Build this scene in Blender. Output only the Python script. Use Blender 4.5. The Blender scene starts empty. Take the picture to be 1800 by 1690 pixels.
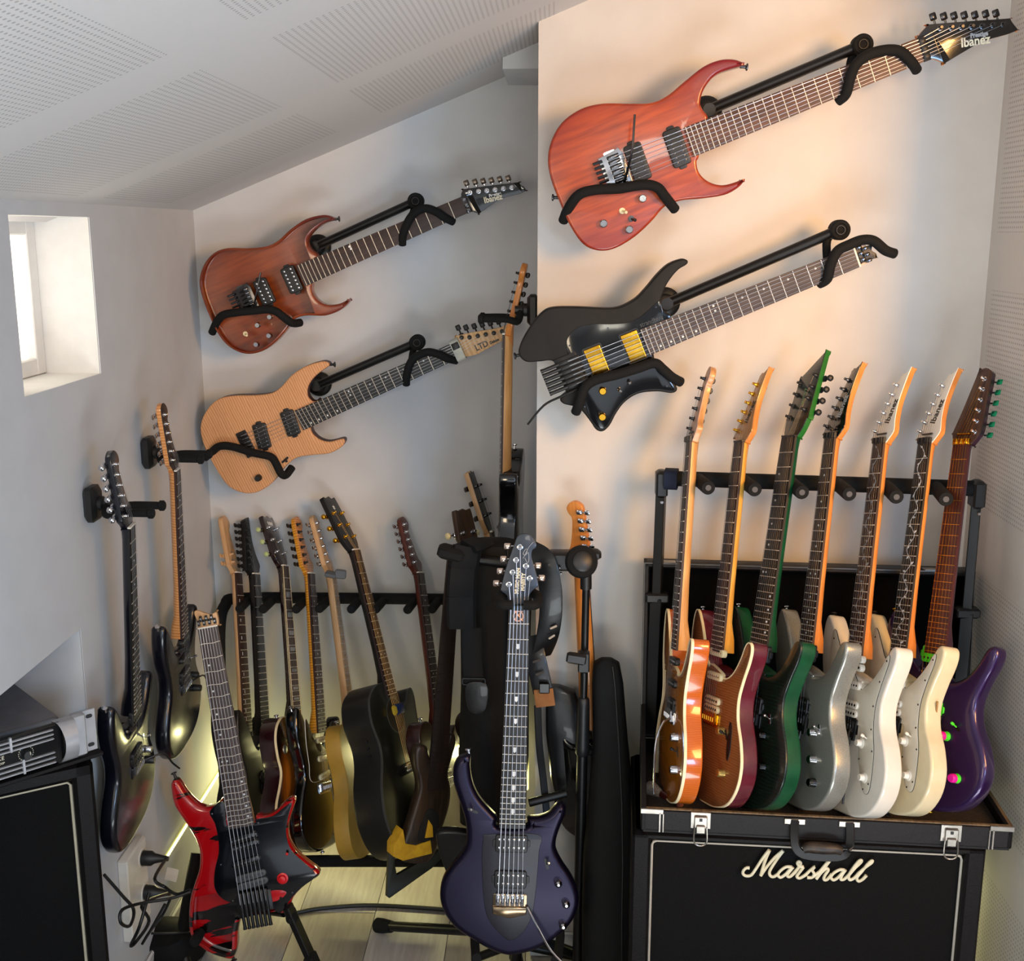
import bpy, math, random
import bmesh
from mathutils import Vector, Matrix
from mathutils.geometry import tessellate_polygon
random.seed(7)
V = Vector
# ------------------------------------------------------------ camera
H = 1.8; FPX = 2000.0; PITCH = math.radians(12.3); YAW = math.radians(2.15)
scene = bpy.context.scene
COL = scene.collection
cam = bpy.data.cameras.new('camera'); camo = bpy.data.objects.new('camera', cam); COL.objects.link(camo)
cam.sensor_width = 36; cam.sensor_fit = 'HORIZONTAL'; cam.lens = FPX / 1800 * 36; cam.clip_start = .05
camo.location = (0, 0, H); camo.rotation_euler = (math.pi / 2 - PITCH, 0, YAW)
scene.camera = camo
# ------------------------------------------------------------ world, lights, exposure
w = bpy.data.worlds.new('world'); scene.world = w; w.use_nodes = True
w.node_tree.nodes['Background'].inputs[0].default_value = (.62, .68, .78, 1)
w.node_tree.nodes['Background'].inputs[1].default_value = 0.55
def area(name, loc, target, sx, sy, power, color):
    l = bpy.data.lights.new(name, 'AREA'); l.shape = 'RECTANGLE'; l.size = sx; l.size_y = sy
    l.energy = power; l.color = color
    o = bpy.data.objects.new(name, l); COL.objects.link(o); o.location = loc
    o.rotation_euler = (V(target) - V(loc)).to_track_quat('-Z', 'Y').to_euler()
    return o
area('window_daylight', (1.7, -1.2, 1.5), (-.8, 2.6, .7), .6, .7, 30, (.38, .64, 1.0))
area('roof_window_daylight', (.5, -.9, 2.35), (.0, 2.6, .9), .5, .5, 12, (1.0, .95, .80))
area('warm_sunlit_bounce', (2.0, .0, 2.2), (.98, 2.58, 1.65), .8, .8, 18, (1.0, .52, .16)).data.spread = 1.25
area('rear_ceiling_fill', (.2, -1.7, .9), (.1, 1.6, 2.3), 2.0, 1.2, 8, (.80, .90, 1.0))  # soft fill added behind the camera to brighten the ceiling, not a known window
area('floor_up_fill', (.5, .3, .06), (.5, .32, 2), 1.2, 1.2, 46, (.88, .94, .97))  # up-facing fill added near the floor for the ceiling, no known sun patch
area('left_side_fill', (-.95, -.5, 1.6), (.9, 2.2, 1.5), .6, .8, 22, (1.0, .80, .54))  # invented fill from the left, lights the right wall and chimney
area('niche_window_daylight', (-1.10, 2.15, 1.70), (-.95, 2.45, 1.60), .1, .2, .35, (1.0, .93, .82))
scene.view_settings.view_transform = 'Standard'; scene.view_settings.look = 'None'
scene.view_settings.gamma = 1; scene.view_settings.use_curve_mapping = False
scene.view_settings.exposure = 0.1
# ------------------------------------------------------------ pixel -> world helpers
_fw = V((-math.sin(YAW) * math.cos(PITCH), math.cos(YAW) * math.cos(PITCH), -math.sin(PITCH)))
_rt = V((math.cos(YAW), math.sin(YAW), 0)); _up = _rt.cross(_fw)
CAM = V((0, 0, H))
def ray(px, py): return _fw + _rt * ((px - 900) / FPX) - _up * ((py - 845) / FPX)
def P(px, py, Y): d = ray(px, py); return CAM + d * (Y / d.y)
def PX(px, py, X): d = ray(px, py); return CAM + d * (X / d.x)
def PZ(px, py, Z): d = ray(px, py); return CAM + d * ((Z - H) / d.z)
def RP(px, py, p0, n): d = ray(px, py); return CAM + d * ((p0 - CAM).dot(n) / d.dot(n))
def ZM(ox, oy, s): return lambda zx, zy: (ox + zx / s, oy + zy / s)
# ------------------------------------------------------------ materials
def lin(h):
    if isinstance(h, tuple): return h + (1,) if len(h) == 3 else h
    h = h.lstrip('#'); c = [int(h[i:i + 2], 16) / 255 for i in (0, 2, 4)]
    return tuple(x / 12.92 if x <= .04045 else ((x + .055) / 1.055) ** 2.4 for x in c) + (1,)
_M = {}
def mat(name, col, rough=.5, metal=0, coat=0, col2=None, scale=30, stretch=(1, 1, 1), bump=0, bscale=200,
        kind='noise', spec=.5, emit=None, alpha=None, ior=None, trans=0, lo=.35, hi=.65, burst=None, coatr=.05):
    if name in _M: return _M[name]
    m = bpy.data.materials.new(name); m.use_nodes = True; nt = m.node_tree; N = nt.nodes; L = nt.links
    b = N['Principled BSDF']; I = b.inputs
    I['Roughness'].default_value = rough; I['Metallic'].default_value = metal
    I['Coat Weight'].default_value = coat; I['Coat Roughness'].default_value = coatr
    I['Specular IOR Level'].default_value = spec; I['Transmission Weight'].default_value = trans
    if ior: I['IOR'].default_value = ior
    c1 = lin(col); c2 = lin(col2) if col2 else tuple(min(1, x * .86) for x in c1[:3]) + (1,)
    tc = N.new('ShaderNodeTexCoord'); mp = N.new('ShaderNodeMapping'); mp.inputs['Scale'].default_value = stretch
    L.new(tc.outputs['Object'], mp.inputs['Vector'])
    if kind == 'noise':
        t = N.new('ShaderNodeTexNoise'); t.inputs['Scale'].default_value = scale; t.inputs['Detail'].default_value = 4
    elif kind == 'wave':
        t = N.new('ShaderNodeTexWave'); t.bands_direction = 'Y'; t.inputs['Scale'].default_value = scale
        t.inputs['Distortion'].default_value = 4; t.inputs['Detail'].default_value = 3; t.inputs['Detail Scale'].default_value = 1.5
    elif kind == 'voronoi':
        t = N.new('ShaderNodeTexVoronoi'); t.inputs['Scale'].default_value = scale
    L.new(mp.outputs[0], t.inputs['Vector'])
    r = N.new('ShaderNodeValToRGB'); r.color_ramp.elements[0].position = lo; r.color_ramp.elements[1].position = hi
    r.color_ramp.elements[0].color = c1; r.color_ramp.elements[1].color = c2
    L.new(t.outputs[0], r.inputs[0]); out = r.outputs[0]
    if burst:   # (edge colour, cx, cy, rx, ry, start, end): a sunburst finish
        ec, cx, cy, rx, ry, s0, s1 = burst
        m2 = N.new('ShaderNodeMapping'); m2.inputs['Location'].default_value = (-cx / rx, -cy / ry, 0)
        m2.inputs['Scale'].default_value = (1 / rx, 1 / ry, 0)
        ln = N.new('ShaderNodeVectorMath'); ln.operation = 'LENGTH'
        mr = N.new('ShaderNodeMapRange'); mr.inputs[1].default_value = s0; mr.inputs[2].default_value = s1
        mr.interpolation_type = 'SMOOTHSTEP'
        mx = N.new('ShaderNodeMix'); mx.data_type = 'RGBA'
        L.new(tc.outputs['Object'], m2.inputs[0]); L.new(m2.outputs[0], ln.inputs[0]); L.new(ln.outputs['Value'], mr.inputs[0])
        L.new(mr.outputs[0], mx.inputs[0]); L.new(out, mx.inputs[6]); mx.inputs[7].default_value = lin(ec); out = mx.outputs[2]
    L.new(out, I['Base Color'])
    if bump:
        nb = N.new('ShaderNodeTexNoise'); nb.inputs['Scale'].default_value = bscale; nb.inputs['Detail'].default_value = 3
        L.new(mp.outputs[0] if stretch != (1, 1, 1) else tc.outputs['Object'], nb.inputs['Vector'])
        bp = N.new('ShaderNodeBump'); bp.inputs['Strength'].default_value = bump; bp.inputs['Distance'].default_value = .002
        L.new(nb.outputs[0], bp.inputs['Height']); L.new(bp.outputs[0], I['Normal'])
    if emit: I['Emission Color'].default_value = lin(emit[0]); I['Emission Strength'].default_value = emit[1]
    _M[name] = m; return m
def wood(name, c1, c2, rough=.4, coat=0, sc=1, burst=None, **k):
    return mat(name, c1, rough, 0, coat, c2, 9 * sc, (14, 1.2, 14), .08, 6, burst=burst, **k)
def flame(name, c1, c2, rough=.3, coat=.5, sc=26, burst=None):
    return mat(name, c1, rough, 0, coat, c2, sc, (.25, 1, .25), kind='wave', lo=.1, hi=.95, burst=burst)
BLK = mat('black_plastic', '#121213', .42, col2='#18181a')
GBLK = mat('gloss_black_lacquer', '#050506', .12, coat=.7, col2='#08080a')
SBLK = mat('satin_black_lacquer', '#0b0b0c', .38, col2='#101012')
MBLK = mat('matte_black_body_paint', '#100f0e', .6, col2='#131211', spec=.3)
FOAM = mat('black_foam_rubber', '#0a0b0c', .85, col2='#111213', spec=.3, scale=300, bump=.25, bscale=500)
MET = mat('black_powder_coated_steel', '#0b0b0c', .38, .2, col2='#101112', bump=.05)
CHR = mat('polished_chrome', '#d9d9dc', .12, 1, col2='#c4c4c8')
DCHR = mat('dark_cosmo_chrome', '#5b5a5c', .22, 1, col2='#4a4a4c')
GOLD = mat('gold_plating', '#e8b23a', .18, 1, col2='#cf9528')
STR = mat('string_steel', '#b0b0b3', .35, .9, col2='#929296')
STRD = mat('dull_string_steel', '#6d6b6a', .4, .8, col2='#545352')
FRT = mat('fret_nickel', '#dcd4c6', .3, .35, col2='#cfc7b8')
GFRT = mat('gold_fret_wire', '#c79a55', .25, .8, col2='#b0853f')
PEARL = mat('pearl_inlay', '#e9eaea', .3, col2='#c9d2d6')
PGREY = mat('smoky_pearl_inlay', '#8d959c', .3, col2='#6d757c')
ROSE = wood('rosewood_board', '#3a211a', '#23120e', .5)
ROSEL = wood('light_rosewood_board', '#5a3626', '#3a2016', .5)
ROSEG = wood('grey_brown_rosewood_board', '#4c3f3b', '#32282a', .5)
EBONY = wood('ebony_board', '#141213', '#0c0b0c', .45)
MAPLE = wood('maple_neck', '#d9a568', '#c58c4e', .35, .2)
MAPLEP = wood('pale_maple_neck', '#d3aa7c', '#c0966a', .4, .1)
MAPLEO = wood('amber_maple_neck', '#d98c44', '#c67834', .3, .3)
FMAP = flame('amber_flamed_maple_neck', '#e3a02c', '#b9761a', .3, .5, 40)
FMAP2 = flame('flamed_maple_headstock', '#d79a5c', '#b97840', .3, .5, 40)
MAHO = wood('mahogany_neck', '#5b2417', '#42180f', .4, .2)
WHT = mat('white_plastic', '#e9e5da', .3, col2='#e2ddd0')
CREAM = mat('cream_plastic', '#eadfb6', .35, col2='#e0d3a4')
CRMB = mat('cream_binding', '#efe3bd', .35, col2='#e6d7ab')
GREYP = mat('grey_pickup_plastic', '#4c5054', .4, col2='#44484c')
# ------------------------------------------------------------ mesh builder
class MB:
    def __init__(s): s.v = []; s.f = []; s.flat = set()
    def add(s, vs, fs, flat=()):
        o = len(s.v); s.v += [tuple(x) for x in vs]; n = len(s.f)
        s.f += [tuple(i + o for i in f) for f in fs]; s.flat |= {n + i for i in flat}; return s
    def box(s, c, d, m=None):
        x, y, z = d[0] / 2, d[1] / 2, d[2] / 2
        vs = [V((sx * x, sy * y, sz * z)) for sx in (-1, 1) for sy in (-1, 1) for sz in (-1, 1)]
        vs = [(m @ q if m else q) + V(c) for q in vs]
        return s.add(vs, [(0, 1, 3, 2), (4, 6, 7, 5), (0, 4, 5, 1), (2, 3, 7, 6), (0, 2, 6, 4), (1, 5, 7, 3)], range(6))
    def bbox(s, c, d, bv=.003, m=None):
        """bevelled box"""
        x, y, z = [q / 2 for q in d]; b = min(bv, x * .9, y * .9, z * .9)
        rings = []
        for zz, i in ((-z, b), (-z + b, 0), (z - b, 0), (z, b)):
            X, Yy = x - i, y - i; k = b * .7
            rings.append([(X, Yy - k, zz), (X - k, Yy, zz), (-X + k, Yy, zz), (-X, Yy - k, zz), (-X, -Yy + k, zz), (-X + k, -Yy, zz), (X - k, -Yy, zz), (X, -Yy + k, zz)])
        return s.loft([[(m @ V(q) if m else V(q)) + V(c) for q in r] for r in rings])
    def loft(s, rings, closed=True, caps=True):
        n = len(rings[0]); vs = [q for r in rings for q in r]; fs = []
        for i in range(len(rings) - 1):
            for j in range(n if closed else n - 1):
                a = i * n + j; b = i * n + (j + 1) % n
                fs.append((a, b, b + n, a + n))
        fl = []
        if caps:
            fl = [len(fs), len(fs) + 1]; fs.append(tuple(reversed(range(n)))); fs.append(tuple(range((len(rings) - 1) * n, len(rings) * n)))
        return s.add(vs, fs, fl)
    def cyl(s, p0, p1, r0, r1=None, n=16):
        return s.tube([p0, p1], [r0, r0 if r1 is None else r1], n)
    def tube(s, pts, r, n=8, smooth=0):
        pts = [V(p) for p in pts]
        if smooth: pts = crom(pts, smooth)
        if not isinstance(r, (list, tuple)): r = [r] * len(pts)
        elif len(r) != len(pts):
            k = len(r) - 1; r = [r[min(k - 1, int(i / (len(pts) - 1) * k))] * (1 - (i / (len(pts) - 1) * k - min(k - 1, int(i / (len(pts) - 1) * k)))) + r[min(k, min(k - 1, int(i / (len(pts) - 1) * k)) + 1)] * (i / (len(pts) - 1) * k - min(k - 1, int(i / (len(pts) - 1) * k))) for i in range(len(pts))]
        rings = []; ref = None
        for i, p in enumerate(pts):
            t = (pts[min(i + 1, len(pts) - 1)] - pts[max(i - 1, 0)]).normalized()
            if ref is None: ref = t.orthogonal().normalized()
            ref = (ref - t * ref.dot(t)); ref = ref.normalized() if ref.length > 1e-6 else t.orthogonal().normalized()
            b = t.cross(ref)
            rings.append([p + (ref * math.cos(a) + b * math.sin(a)) * r[i] for a in [2 * math.pi * k / n for k in range(n)]])
        return s.loft(rings)
    def lathe(s, c, ax, prof, n=16):
        """prof: (distance along axis, radius)"""
        ax = V(ax).normalized(); u = ax.orthogonal().normalized(); w_ = ax.cross(u)
        return s.loft([[V(c) + ax * h + (u * math.cos(a) + w_ * math.sin(a)) * max(r, 1e-5) for a in [2 * math.pi * k / n for k in range(n)]] for h, r in prof])
    def prism(s, pts, z0, z1, bt=0, bb=0, seg=3):
        """pts: 2D outline; rounded top/bottom edges"""
        pts = ccw(pts); nr = normals2(pts)
        def ring(ins, z): return [V((p[0] - n[0] * ins, p[1] - n[1] * ins, z)) for p, n in zip(pts, nr)]
        R = []
        if bb:
            for k in range(seg + 1):
                a = math.pi / 2 * k / seg; R.append(ring(bb * (1 - math.sin(a)), z0 + bb * (1 - math.cos(a))))
        else: R.append(ring(0, z0))
        if bt:
            for k in range(seg + 1):
                a = math.pi / 2 * k / seg; R.append(ring(bt * (1 - math.cos(a)), z1 - bt * (1 - math.sin(a))))
        else: R.append(ring(0, z1))
        return s.loft(R)
    def ring(s, pts, o, i, z0, z1):
        pts = ccw(pts); nr = normals2(pts)
        def rg(ins, z): return [V((p[0] - n[0] * ins, p[1] - n[1] * ins, z)) for p, n in zip(pts, nr)]
        rr = [rg(-o, z0), rg(-o, z1), rg(i, z1), rg(i, z0)]; rr.append(rr[0])
        return s.loft(rr, caps=False)
    def ribbon(s, pts, wd, width, th, smooth=6):
        pts = crom([V(p) for p in pts], smooth) if smooth else [V(p) for p in pts]
        wv = [V(q) for q in wd] if isinstance(wd, list) else None
        R = []
        for i, p in enumerate(pts):
            t = (pts[min(i + 1, len(pts) - 1)] - pts[max(i - 1, 0)]).normalized()
            if wv:
                k = i / (len(pts) - 1) * (len(wv) - 1); a = min(int(k), len(wv) - 2); ww = wv[a].lerp(wv[a + 1], k - a)
            else: ww = V(wd)
            ww = (ww - t * ww.dot(t)).normalized(); n = t.cross(ww)
            wi = width if not isinstance(width, (list, tuple)) else width[0] + (width[1] - width[0]) * i / (len(pts) - 1)
            a, b = ww * wi / 2, n * th / 2; e = ww * min(th, wi * .1)
            R.append([p - a, p - a + e + b, p + a - e + b, p + a, p + a - e - b, p - a + e - b])
        return s.loft(R)
    def build(s, name, m, parent=None, M=None, sharp=38, smooth=True):
        me = bpy.data.meshes.new(name)
        F_, FL = [], []
        for i, f in enumerate(s.f):
            if len(f) > 16:
                tris = tessellate_polygon([[V(s.v[j]) for j in f]])
                for t in tris: F_.append(tuple(f[j] for j in t)); FL.append(i in s.flat)
            else: F_.append(f); FL.append(i in s.flat)
        s = type('o', (), dict(v=s.v, f=F_, flat={i for i, q in enumerate(FL) if q}))
        me.from_pydata(s.v, [], s.f)
        if smooth:
            me.polygons.foreach_set('use_smooth', [i not in s.flat for i in range(len(me.polygons))])
            me.set_sharp_from_angle(angle=math.radians(sharp))
        bm = bmesh.new(); bm.from_mesh(me); bmesh.ops.recalc_face_normals(bm, faces=bm.faces); bm.to_mesh(me); bm.free()
        me.materials.append(m)
        o = bpy.data.objects.new(name, me); COL.objects.link(o)
        if parent: o.parent = parent
        if M is not None: o.matrix_local = M
        return o
def crom(pts, k, closed=False):
    n = len(pts); out = []
    for i in range(n if closed else n - 1):
        p0, p1, p2, p3 = (pts[(i + d) % n] if closed else pts[min(max(i + d, 0), n - 1)] for d in (-1, 0, 1, 2))
        for j in range(k):
            t = j / k
            out.append(p1 * (1 - 0) * 1 + (p2 - p0) * (.5 * t) + (p0 * 2 - p1 * 5 + p2 * 4 - p3) * (.5 * t * t) + (p1 * 3 - p0 - p2 * 3 + p3) * (.5 * t ** 3))
    if not closed: out.append(pts[-1])
    return out
def sm2(pts, k=3):
    q = crom([V((p[0], p[1], 0)) for p in pts], k, True); out = []
    for p in q:
        if not out or (V((p.x, p.y)) - V(out[-1])).length > 4e-4: out.append((p.x, p.y))
    if (V(out[0]) - V(out[-1])).length < 4e-4: out.pop()
    return out
def ccw(pts):
    a = sum(pts[i][0] * pts[(i + 1) % len(pts)][1] - pts[(i + 1) % len(pts)][0] * pts[i][1] for i in range(len(pts)))
    return list(pts) if a > 0 else list(reversed(pts))
def normals2(pts):
    n = len(pts); out = []
    for i in range(n):
        a, b, c = V(pts[i - 1]), V(pts[i]), V(pts[(i + 1) % n])
        e = (b - a).normalized() if (b - a).length > 1e-9 else V((0, 0)); g = (c - b).normalized() if (c - b).length > 1e-9 else e
        t = e + g
        if t.length < 1e-6: t = e
        t = t.normalized(); out.append((t.y, -t.x))
    return out
def rrect(w_, h, r, k=4):
    o = []
    for sx, sy, a0 in ((1, -1, -90), (1, 1, 0), (-1, 1, 90), (-1, -1, 180)):
        for j in range(k + 1):
            a = math.radians(a0 + 90 * j / k); o.append((sx * (w_ / 2 - r) + r * math.cos(a), sy * (h / 2 - r) + r * math.sin(a)))
    return o
def T(x, y, z): return Matrix.Translation((x, y, z))
def tag(o, label=None, cat=None, group=None, kind=None):
    if label: o['label'] = label
    if cat: o['category'] = cat
    if group: o['group'] = group
    if kind: o['kind'] = kind
    return o
def root(name, label, cat, M=None, group=None):
    o = bpy.data.objects.new(name, None); o.empty_display_size = .05; COL.objects.link(o)
    if M is not None: o.matrix_world = M
    return tag(o, label, cat, group)
def struct(name, mb, m): return tag(mb.build(name, m), kind='structure')
def text(s, size, m, parent, M, name='lettering', shear=0, ext=.0003, bold=0, sx=1):
    cu = bpy.data.curves.new(name, 'FONT'); cu.body = s; cu.size = size; cu.extrude = ext; cu.shear = shear; cu.offset = bold
    cu.align_x = 'CENTER'; cu.align_y = 'CENTER'; cu.resolution_u = 3
    t = bpy.data.objects.new('tmp', cu); COL.objects.link(t)
    bpy.context.view_layer.update()
    me = bpy.data.meshes.new_from_object(t.evaluated_get(bpy.context.evaluated_depsgraph_get()))
    bpy.data.objects.remove(t); me.name = name; me.materials.clear(); me.materials.append(m)
    o = bpy.data.objects.new(name, me); COL.objects.link(o); o.parent = parent
    o.matrix_local = M @ Matrix.Diagonal((sx, 1, 1, 1)); return o
def share(src, name, parent, M):
    o = bpy.data.objects.new(name, src); COL.objects.link(o); o.parent = parent; o.matrix_local = M; return o
def dot2(c, r, n=16): return [(c[0] + r * math.cos(2 * math.pi * k / n), c[1] + r * math.sin(2 * math.pi * k / n)) for k in range(n)]
# ------------------------------------------------------------ room
XL = -.987; XR = .95; YB = 3.15; YP = 2.58; XP = -.04; ZC = 1.859; KC = .402
def perf(name, base, fields_u, fields_v, axes, pitch):
    """white perforated plasterboard: rows of small holes in rectangular fields"""
    m = bpy.data.materials.new(name); m.use_nodes = True; nt = m.node_tree; N = nt.nodes; L = nt.links
    b = N['Principled BSDF']; b.inputs['Roughness'].default_value = .75; b.inputs['Specular IOR Level'].default_value = .25
    tc = N.new('ShaderNodeTexCoord'); sp = N.new('ShaderNodeSeparateXYZ'); L.new(tc.outputs['Object'], sp.inputs[0])
    def M2(op, a, b_=None, c=None):
        n = N.new('ShaderNodeMath'); n.operation = op
        for i, q in enumerate((a, b_, c)):
            if q is None: continue
            if isinstance(q, (int, float)): n.inputs[i].default_value = q
            else: L.new(q, n.inputs[i])
        return n.outputs[0]
    u, v = sp.outputs[axes[0]], sp.outputs[axes[1]]
    def band(q, fs):
        r = None
        for lo, hi in fs:
            t = M2('MULTIPLY', M2('GREATER_THAN', q, lo), M2('LESS_THAN', q, hi)); r = t if r is None else M2('ADD', r, t)
        return r
    msk = M2('MULTIPLY', band(u, fields_u), band(v, fields_v))
    fu = M2('SUBTRACT', M2('FRACT', M2('DIVIDE', u, pitch)), .5); fv = M2('SUBTRACT', M2('FRACT', M2('DIVIDE', v, pitch)), .5)
    d = M2('SQRT', M2('ADD', M2('MULTIPLY', fu, fu), M2('MULTIPLY', fv, fv)))
    hole = M2('MULTIPLY', M2('LESS_THAN', d, .23), msk)
    ns = N.new('ShaderNodeTexNoise'); ns.inputs['Scale'].default_value = 60; L.new(tc.outputs['Object'], ns.inputs[0])
    rp = N.new('ShaderNodeValToRGB'); rp.color_ramp.elements[0].color = lin(base); rp.color_ramp.elements[1].color = tuple(x * .96 for x in lin(base)[:3]) + (1,)
    L.new(ns.outputs[0], rp.inputs[0])
    mx = N.new('ShaderNodeMix'); mx.data_type = 'RGBA'; L.new(M2('MULTIPLY', hole, .5), mx.inputs[0]); L.new(rp.outputs[0], mx.inputs[6])
    mx.inputs[7].default_value = lin('#6a6867'); L.new(mx.outputs[2], b.inputs['Base Color'])
    bp = N.new('ShaderNodeBump'); bp.inputs['Distance'].default_value = .002; bp.inputs['Strength'].default_value = .6; bp.invert = True
    L.new(hole, bp.inputs['Height']); L.new(bp.outputs[0], b.inputs['Normal'])
    return m
WALL = mat('white_painted_plaster', '#c8cacd', .8, col2='#c4c6c9', scale=12, bump=.06, bscale=180, spec=.2)
WALLW = mat('warm_white_painted_plaster', '#cdc8c3', .8, col2='#c9c4bf', scale=12, bump=.06, bscale=180, spec=.2)
SILLW = mat('window_reveal_paint', '#dedcd8', .7, col2='#d9d7d3', spec=.2)
def slab(name, a, b, m):
    a, b = V(a), V(b); return struct(name, MB().box((a + b) / 2, [abs(x) for x in (b - a)]), m)
# left wall with window hole and a low niche: pieces around openings
Y0 = -2.0; T0 = .0
wy0, wy1, wz0, wz1 = 2.07, 2.436, 1.50, 1.832      # window niche
ny1, nz1 = 2.225, .99                              # low niche: Y < ny1, z < nz1
mb = MB(); th = .02
def lw(y0, y1, z0, z1): mb.box((XL - .001 , (y0 + y1) / 2, (z0 + z1) / 2), (.002, y1 - y0, z1 - z0))
lw(wy1, YB + .1, 0, ZC + .02); lw(ny1, wy1, 0, wz0); lw(wy0, wy1, wz1, ZC + .02); lw(Y0, ny1, nz1, wz0)
lw(Y0, wy0, wz0, ZC + .02)
struct('wall_left', mb, WALL)
# window reveals, frame, pane
D = .135
mb = MB(); XL -= .003
mb.box((XL - D / 2, wy1 + .01, (wz0 + wz1) / 2), (D, .02, wz1 - wz0 + .04)); mb.box((XL - D / 2, wy0 - .01, (wz0 + wz1) / 2), (D, .02, wz1 - wz0 + .04))
mb.box((XL - D / 2, (wy0 + wy1) / 2, wz0 - .01), (D, wy1 - wy0, .02)); mb.box((XL - D / 2, (wy0 + wy1) / 2, wz1 + .01), (D, wy1 - wy0, .02))
struct('trim_1', mb, SILLW); XL += .003
win = tag(bpy.data.objects.new('window_1', None), kind='structure'); COL.objects.link(win); win.location = (XL - D, (wy0 + wy1) / 2, (wz0 + wz1) / 2)
fw_ = mat('white_window_frame', '#e4e3e0', .4, col2='#dddcd9')
Wy, Wz = wy1 - wy0, wz1 - wz0; mb = MB()
for sg in (-1, 1):
    mb.bbox((0, sg * (Wy / 2 - .02), 0), (.03, .04, Wz)); mb.bbox((0, 0, sg * (Wz / 2 - .0185)), (.028, Wy - .07, .037))
mb.build('window_frame', fw_, win)
MB().box((-.005, 0, 0), (.004, Wy - .07, Wz - .07)).build('pane', mat('sunlit_frosted_glass', '#ffffff', .3, emit=('#fff4e0', 1.15)), win)
# low niche lining
mb = MB(); nx = -1.75; XL -= .003
mb.box(((XL + nx) / 2, ny1 + .01, nz1 / 2), (XL - nx, .02, nz1)); mb.box((nx, (Y0 + ny1) / 2, nz1 / 2), (.02, ny1 - Y0, nz1)); mb.box(((XL + nx) / 2, (Y0 + ny1) / 2, nz1 + .012), (XL - nx, ny1 - Y0, .02))
struct('trim_2', mb, WALL); XL += .003
# back walls
slab('wall_back', (XL - .1, YB, 0), (XP + .1, YB + .05, 2.6), WALL)
slab('wall_chimney', (XP, YP, 0), (XR + .02, YB, 3.0), WALLW)
RWM = perf('perforated_board_wall', '#d0cbc5', [(1.8, 2.545)], [(-1, -.9), (.0, .44), (.57, 1.055), (1.205, 1.678), (1.80, 2.5)], (1, 2), .0102)
struct('wall_right', MB().box((XR + .01, 2.335, 1.5), (.02, .55, 3.0)), RWM)
slab('wall_step', (XR, 2.06, 0), (2.7, 2.08, 3.6), WALLW)
slab('wall_far_right', (2.7, Y0, 0), (2.72, 2.1, 3.6), WALLW)
slab('wall_rear', (-1.8, Y0 - .02, 0), (2.7, Y0, 3.6), WALL)
bz = P(893, 150, YB).z; bxl = P(893, 150, YB).x
slab('trim_3', (bxl, 2.84, bz), (XP + .01, YB, 2.6), WALL)
# ceiling: sloping perforated board; Object coordinates u = up the slope, v = Y
L_ = 4.2; ce = MB().box((L_ / 2 - .1, .5, .01), (L_, 5.4, .02))
CM = perf('perforated_board_ceiling', '#cfcccb', [(.03, .485), (.60, 1.06), (1.18, 1.64)], [(1.12, 1.645), (1.785, 2.31), (2.435, 2.88)], (0, 1), .0102)
co = struct('ceiling', ce, CM); co.matrix_world = T(XL, 0, ZC) @ Matrix.Rotation(-math.atan(KC), 4, 'Y')
# floor: base and planks
slab('floor', (-1.8, Y0, -.03), (2.7, YB, -.008), mat('floor_gap_shadow_board', '#3d3a38', .8))
fl = bpy.data.objects['floor']
PLK = [wood('grey_beige_laminate_' + 'abc'[i], c, d, .42) for i, (c, d) in enumerate((('#a49e9a', '#978f8b'), ('#a6a09c', '#99928d'), ('#a29c98', '#958e8a')))]
x = XL - .1
while x < 1.0:
    y = 1.5 - random.random() * .5
    while y < YB:
        y2 = min(y + 1.29, YB)
        o = MB().bbox((0, 0, 0), (.204, y2 - y - .0015, .008), .0012).build('plank', random.choice(PLK), None, T(x + .1, (y + y2) / 2, -.004))
        o.parent = fl; y = y2
    x += .2055
BB = mat('white_baseboard_paint', '#d5d4d2', .45)
def slab2(name, a, b, m): a, b = V(a), V(b); return struct(name, MB().bbox((a + b) / 2, [abs(x) for x in (b - a)], .004), m)
slab2('baseboard_left', (XL, ny1, 0), (XL + .012, YB, .07), BB)
slab2('baseboard_back', (XL + .012, YB - .012, 0), (XP - .012, YB, .07), BB)
slab2('baseboard_chimney', (XP - .012, YP - .012, 0), (XR, YP, .07), BB)
# ------------------------------------------------------------ LED strips
LED = mat('warm_led_chip', '#fff6cc', .4, emit=('#fff0a0', 7)); LEDT = mat('led_tape', '#c8c9a8', .5, emit=('#e8e060', .5))
def led(label, a, b, off, face, n, power, name='led_strip'):
    a, b = V(a), V(b); r = root(name, label, 'light strip', T(*((a + b) / 2)), 'yellowish LED strips near the floor'); c = (a + b) / 2; u = (b - a)
    al = [abs(x) for x in u]; MB().box((0, 0, 0), [max(q, .010 if i == 2 or face != i else .003) for i, q in enumerate(al)]).build('tape', LEDT, r)
    m = MB(); f = V([.003 if i == face else 0 for i in range(3)]) * off
    for i in range(n): m.box(a + u * ((i + .5) / n) - c + f, (.005, .005, .005))
    tag(m.build('led_chips', LED, r), kind='stuff')
    l = bpy.data.lights.new('led_glow', 'AREA'); l.shape = 'RECTANGLE'; l.size = max(al); l.size_y = .02; l.energy = power * 1.3; l.color = (1, .92, .42)
    lo = bpy.data.objects.new('led_glow', l); COL.objects.link(lo); lo.parent = r
    lo.location = V([.006 if i == face else 0 for i in range(3)]) * off
    lo.rotation_euler = (V([1. if i == face else 0 for i in range(3)]) * off + V((0, 0, -.15))).to_track_quat('-Z', 'Y' if False else 'Y').to_euler()
    return r
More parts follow.
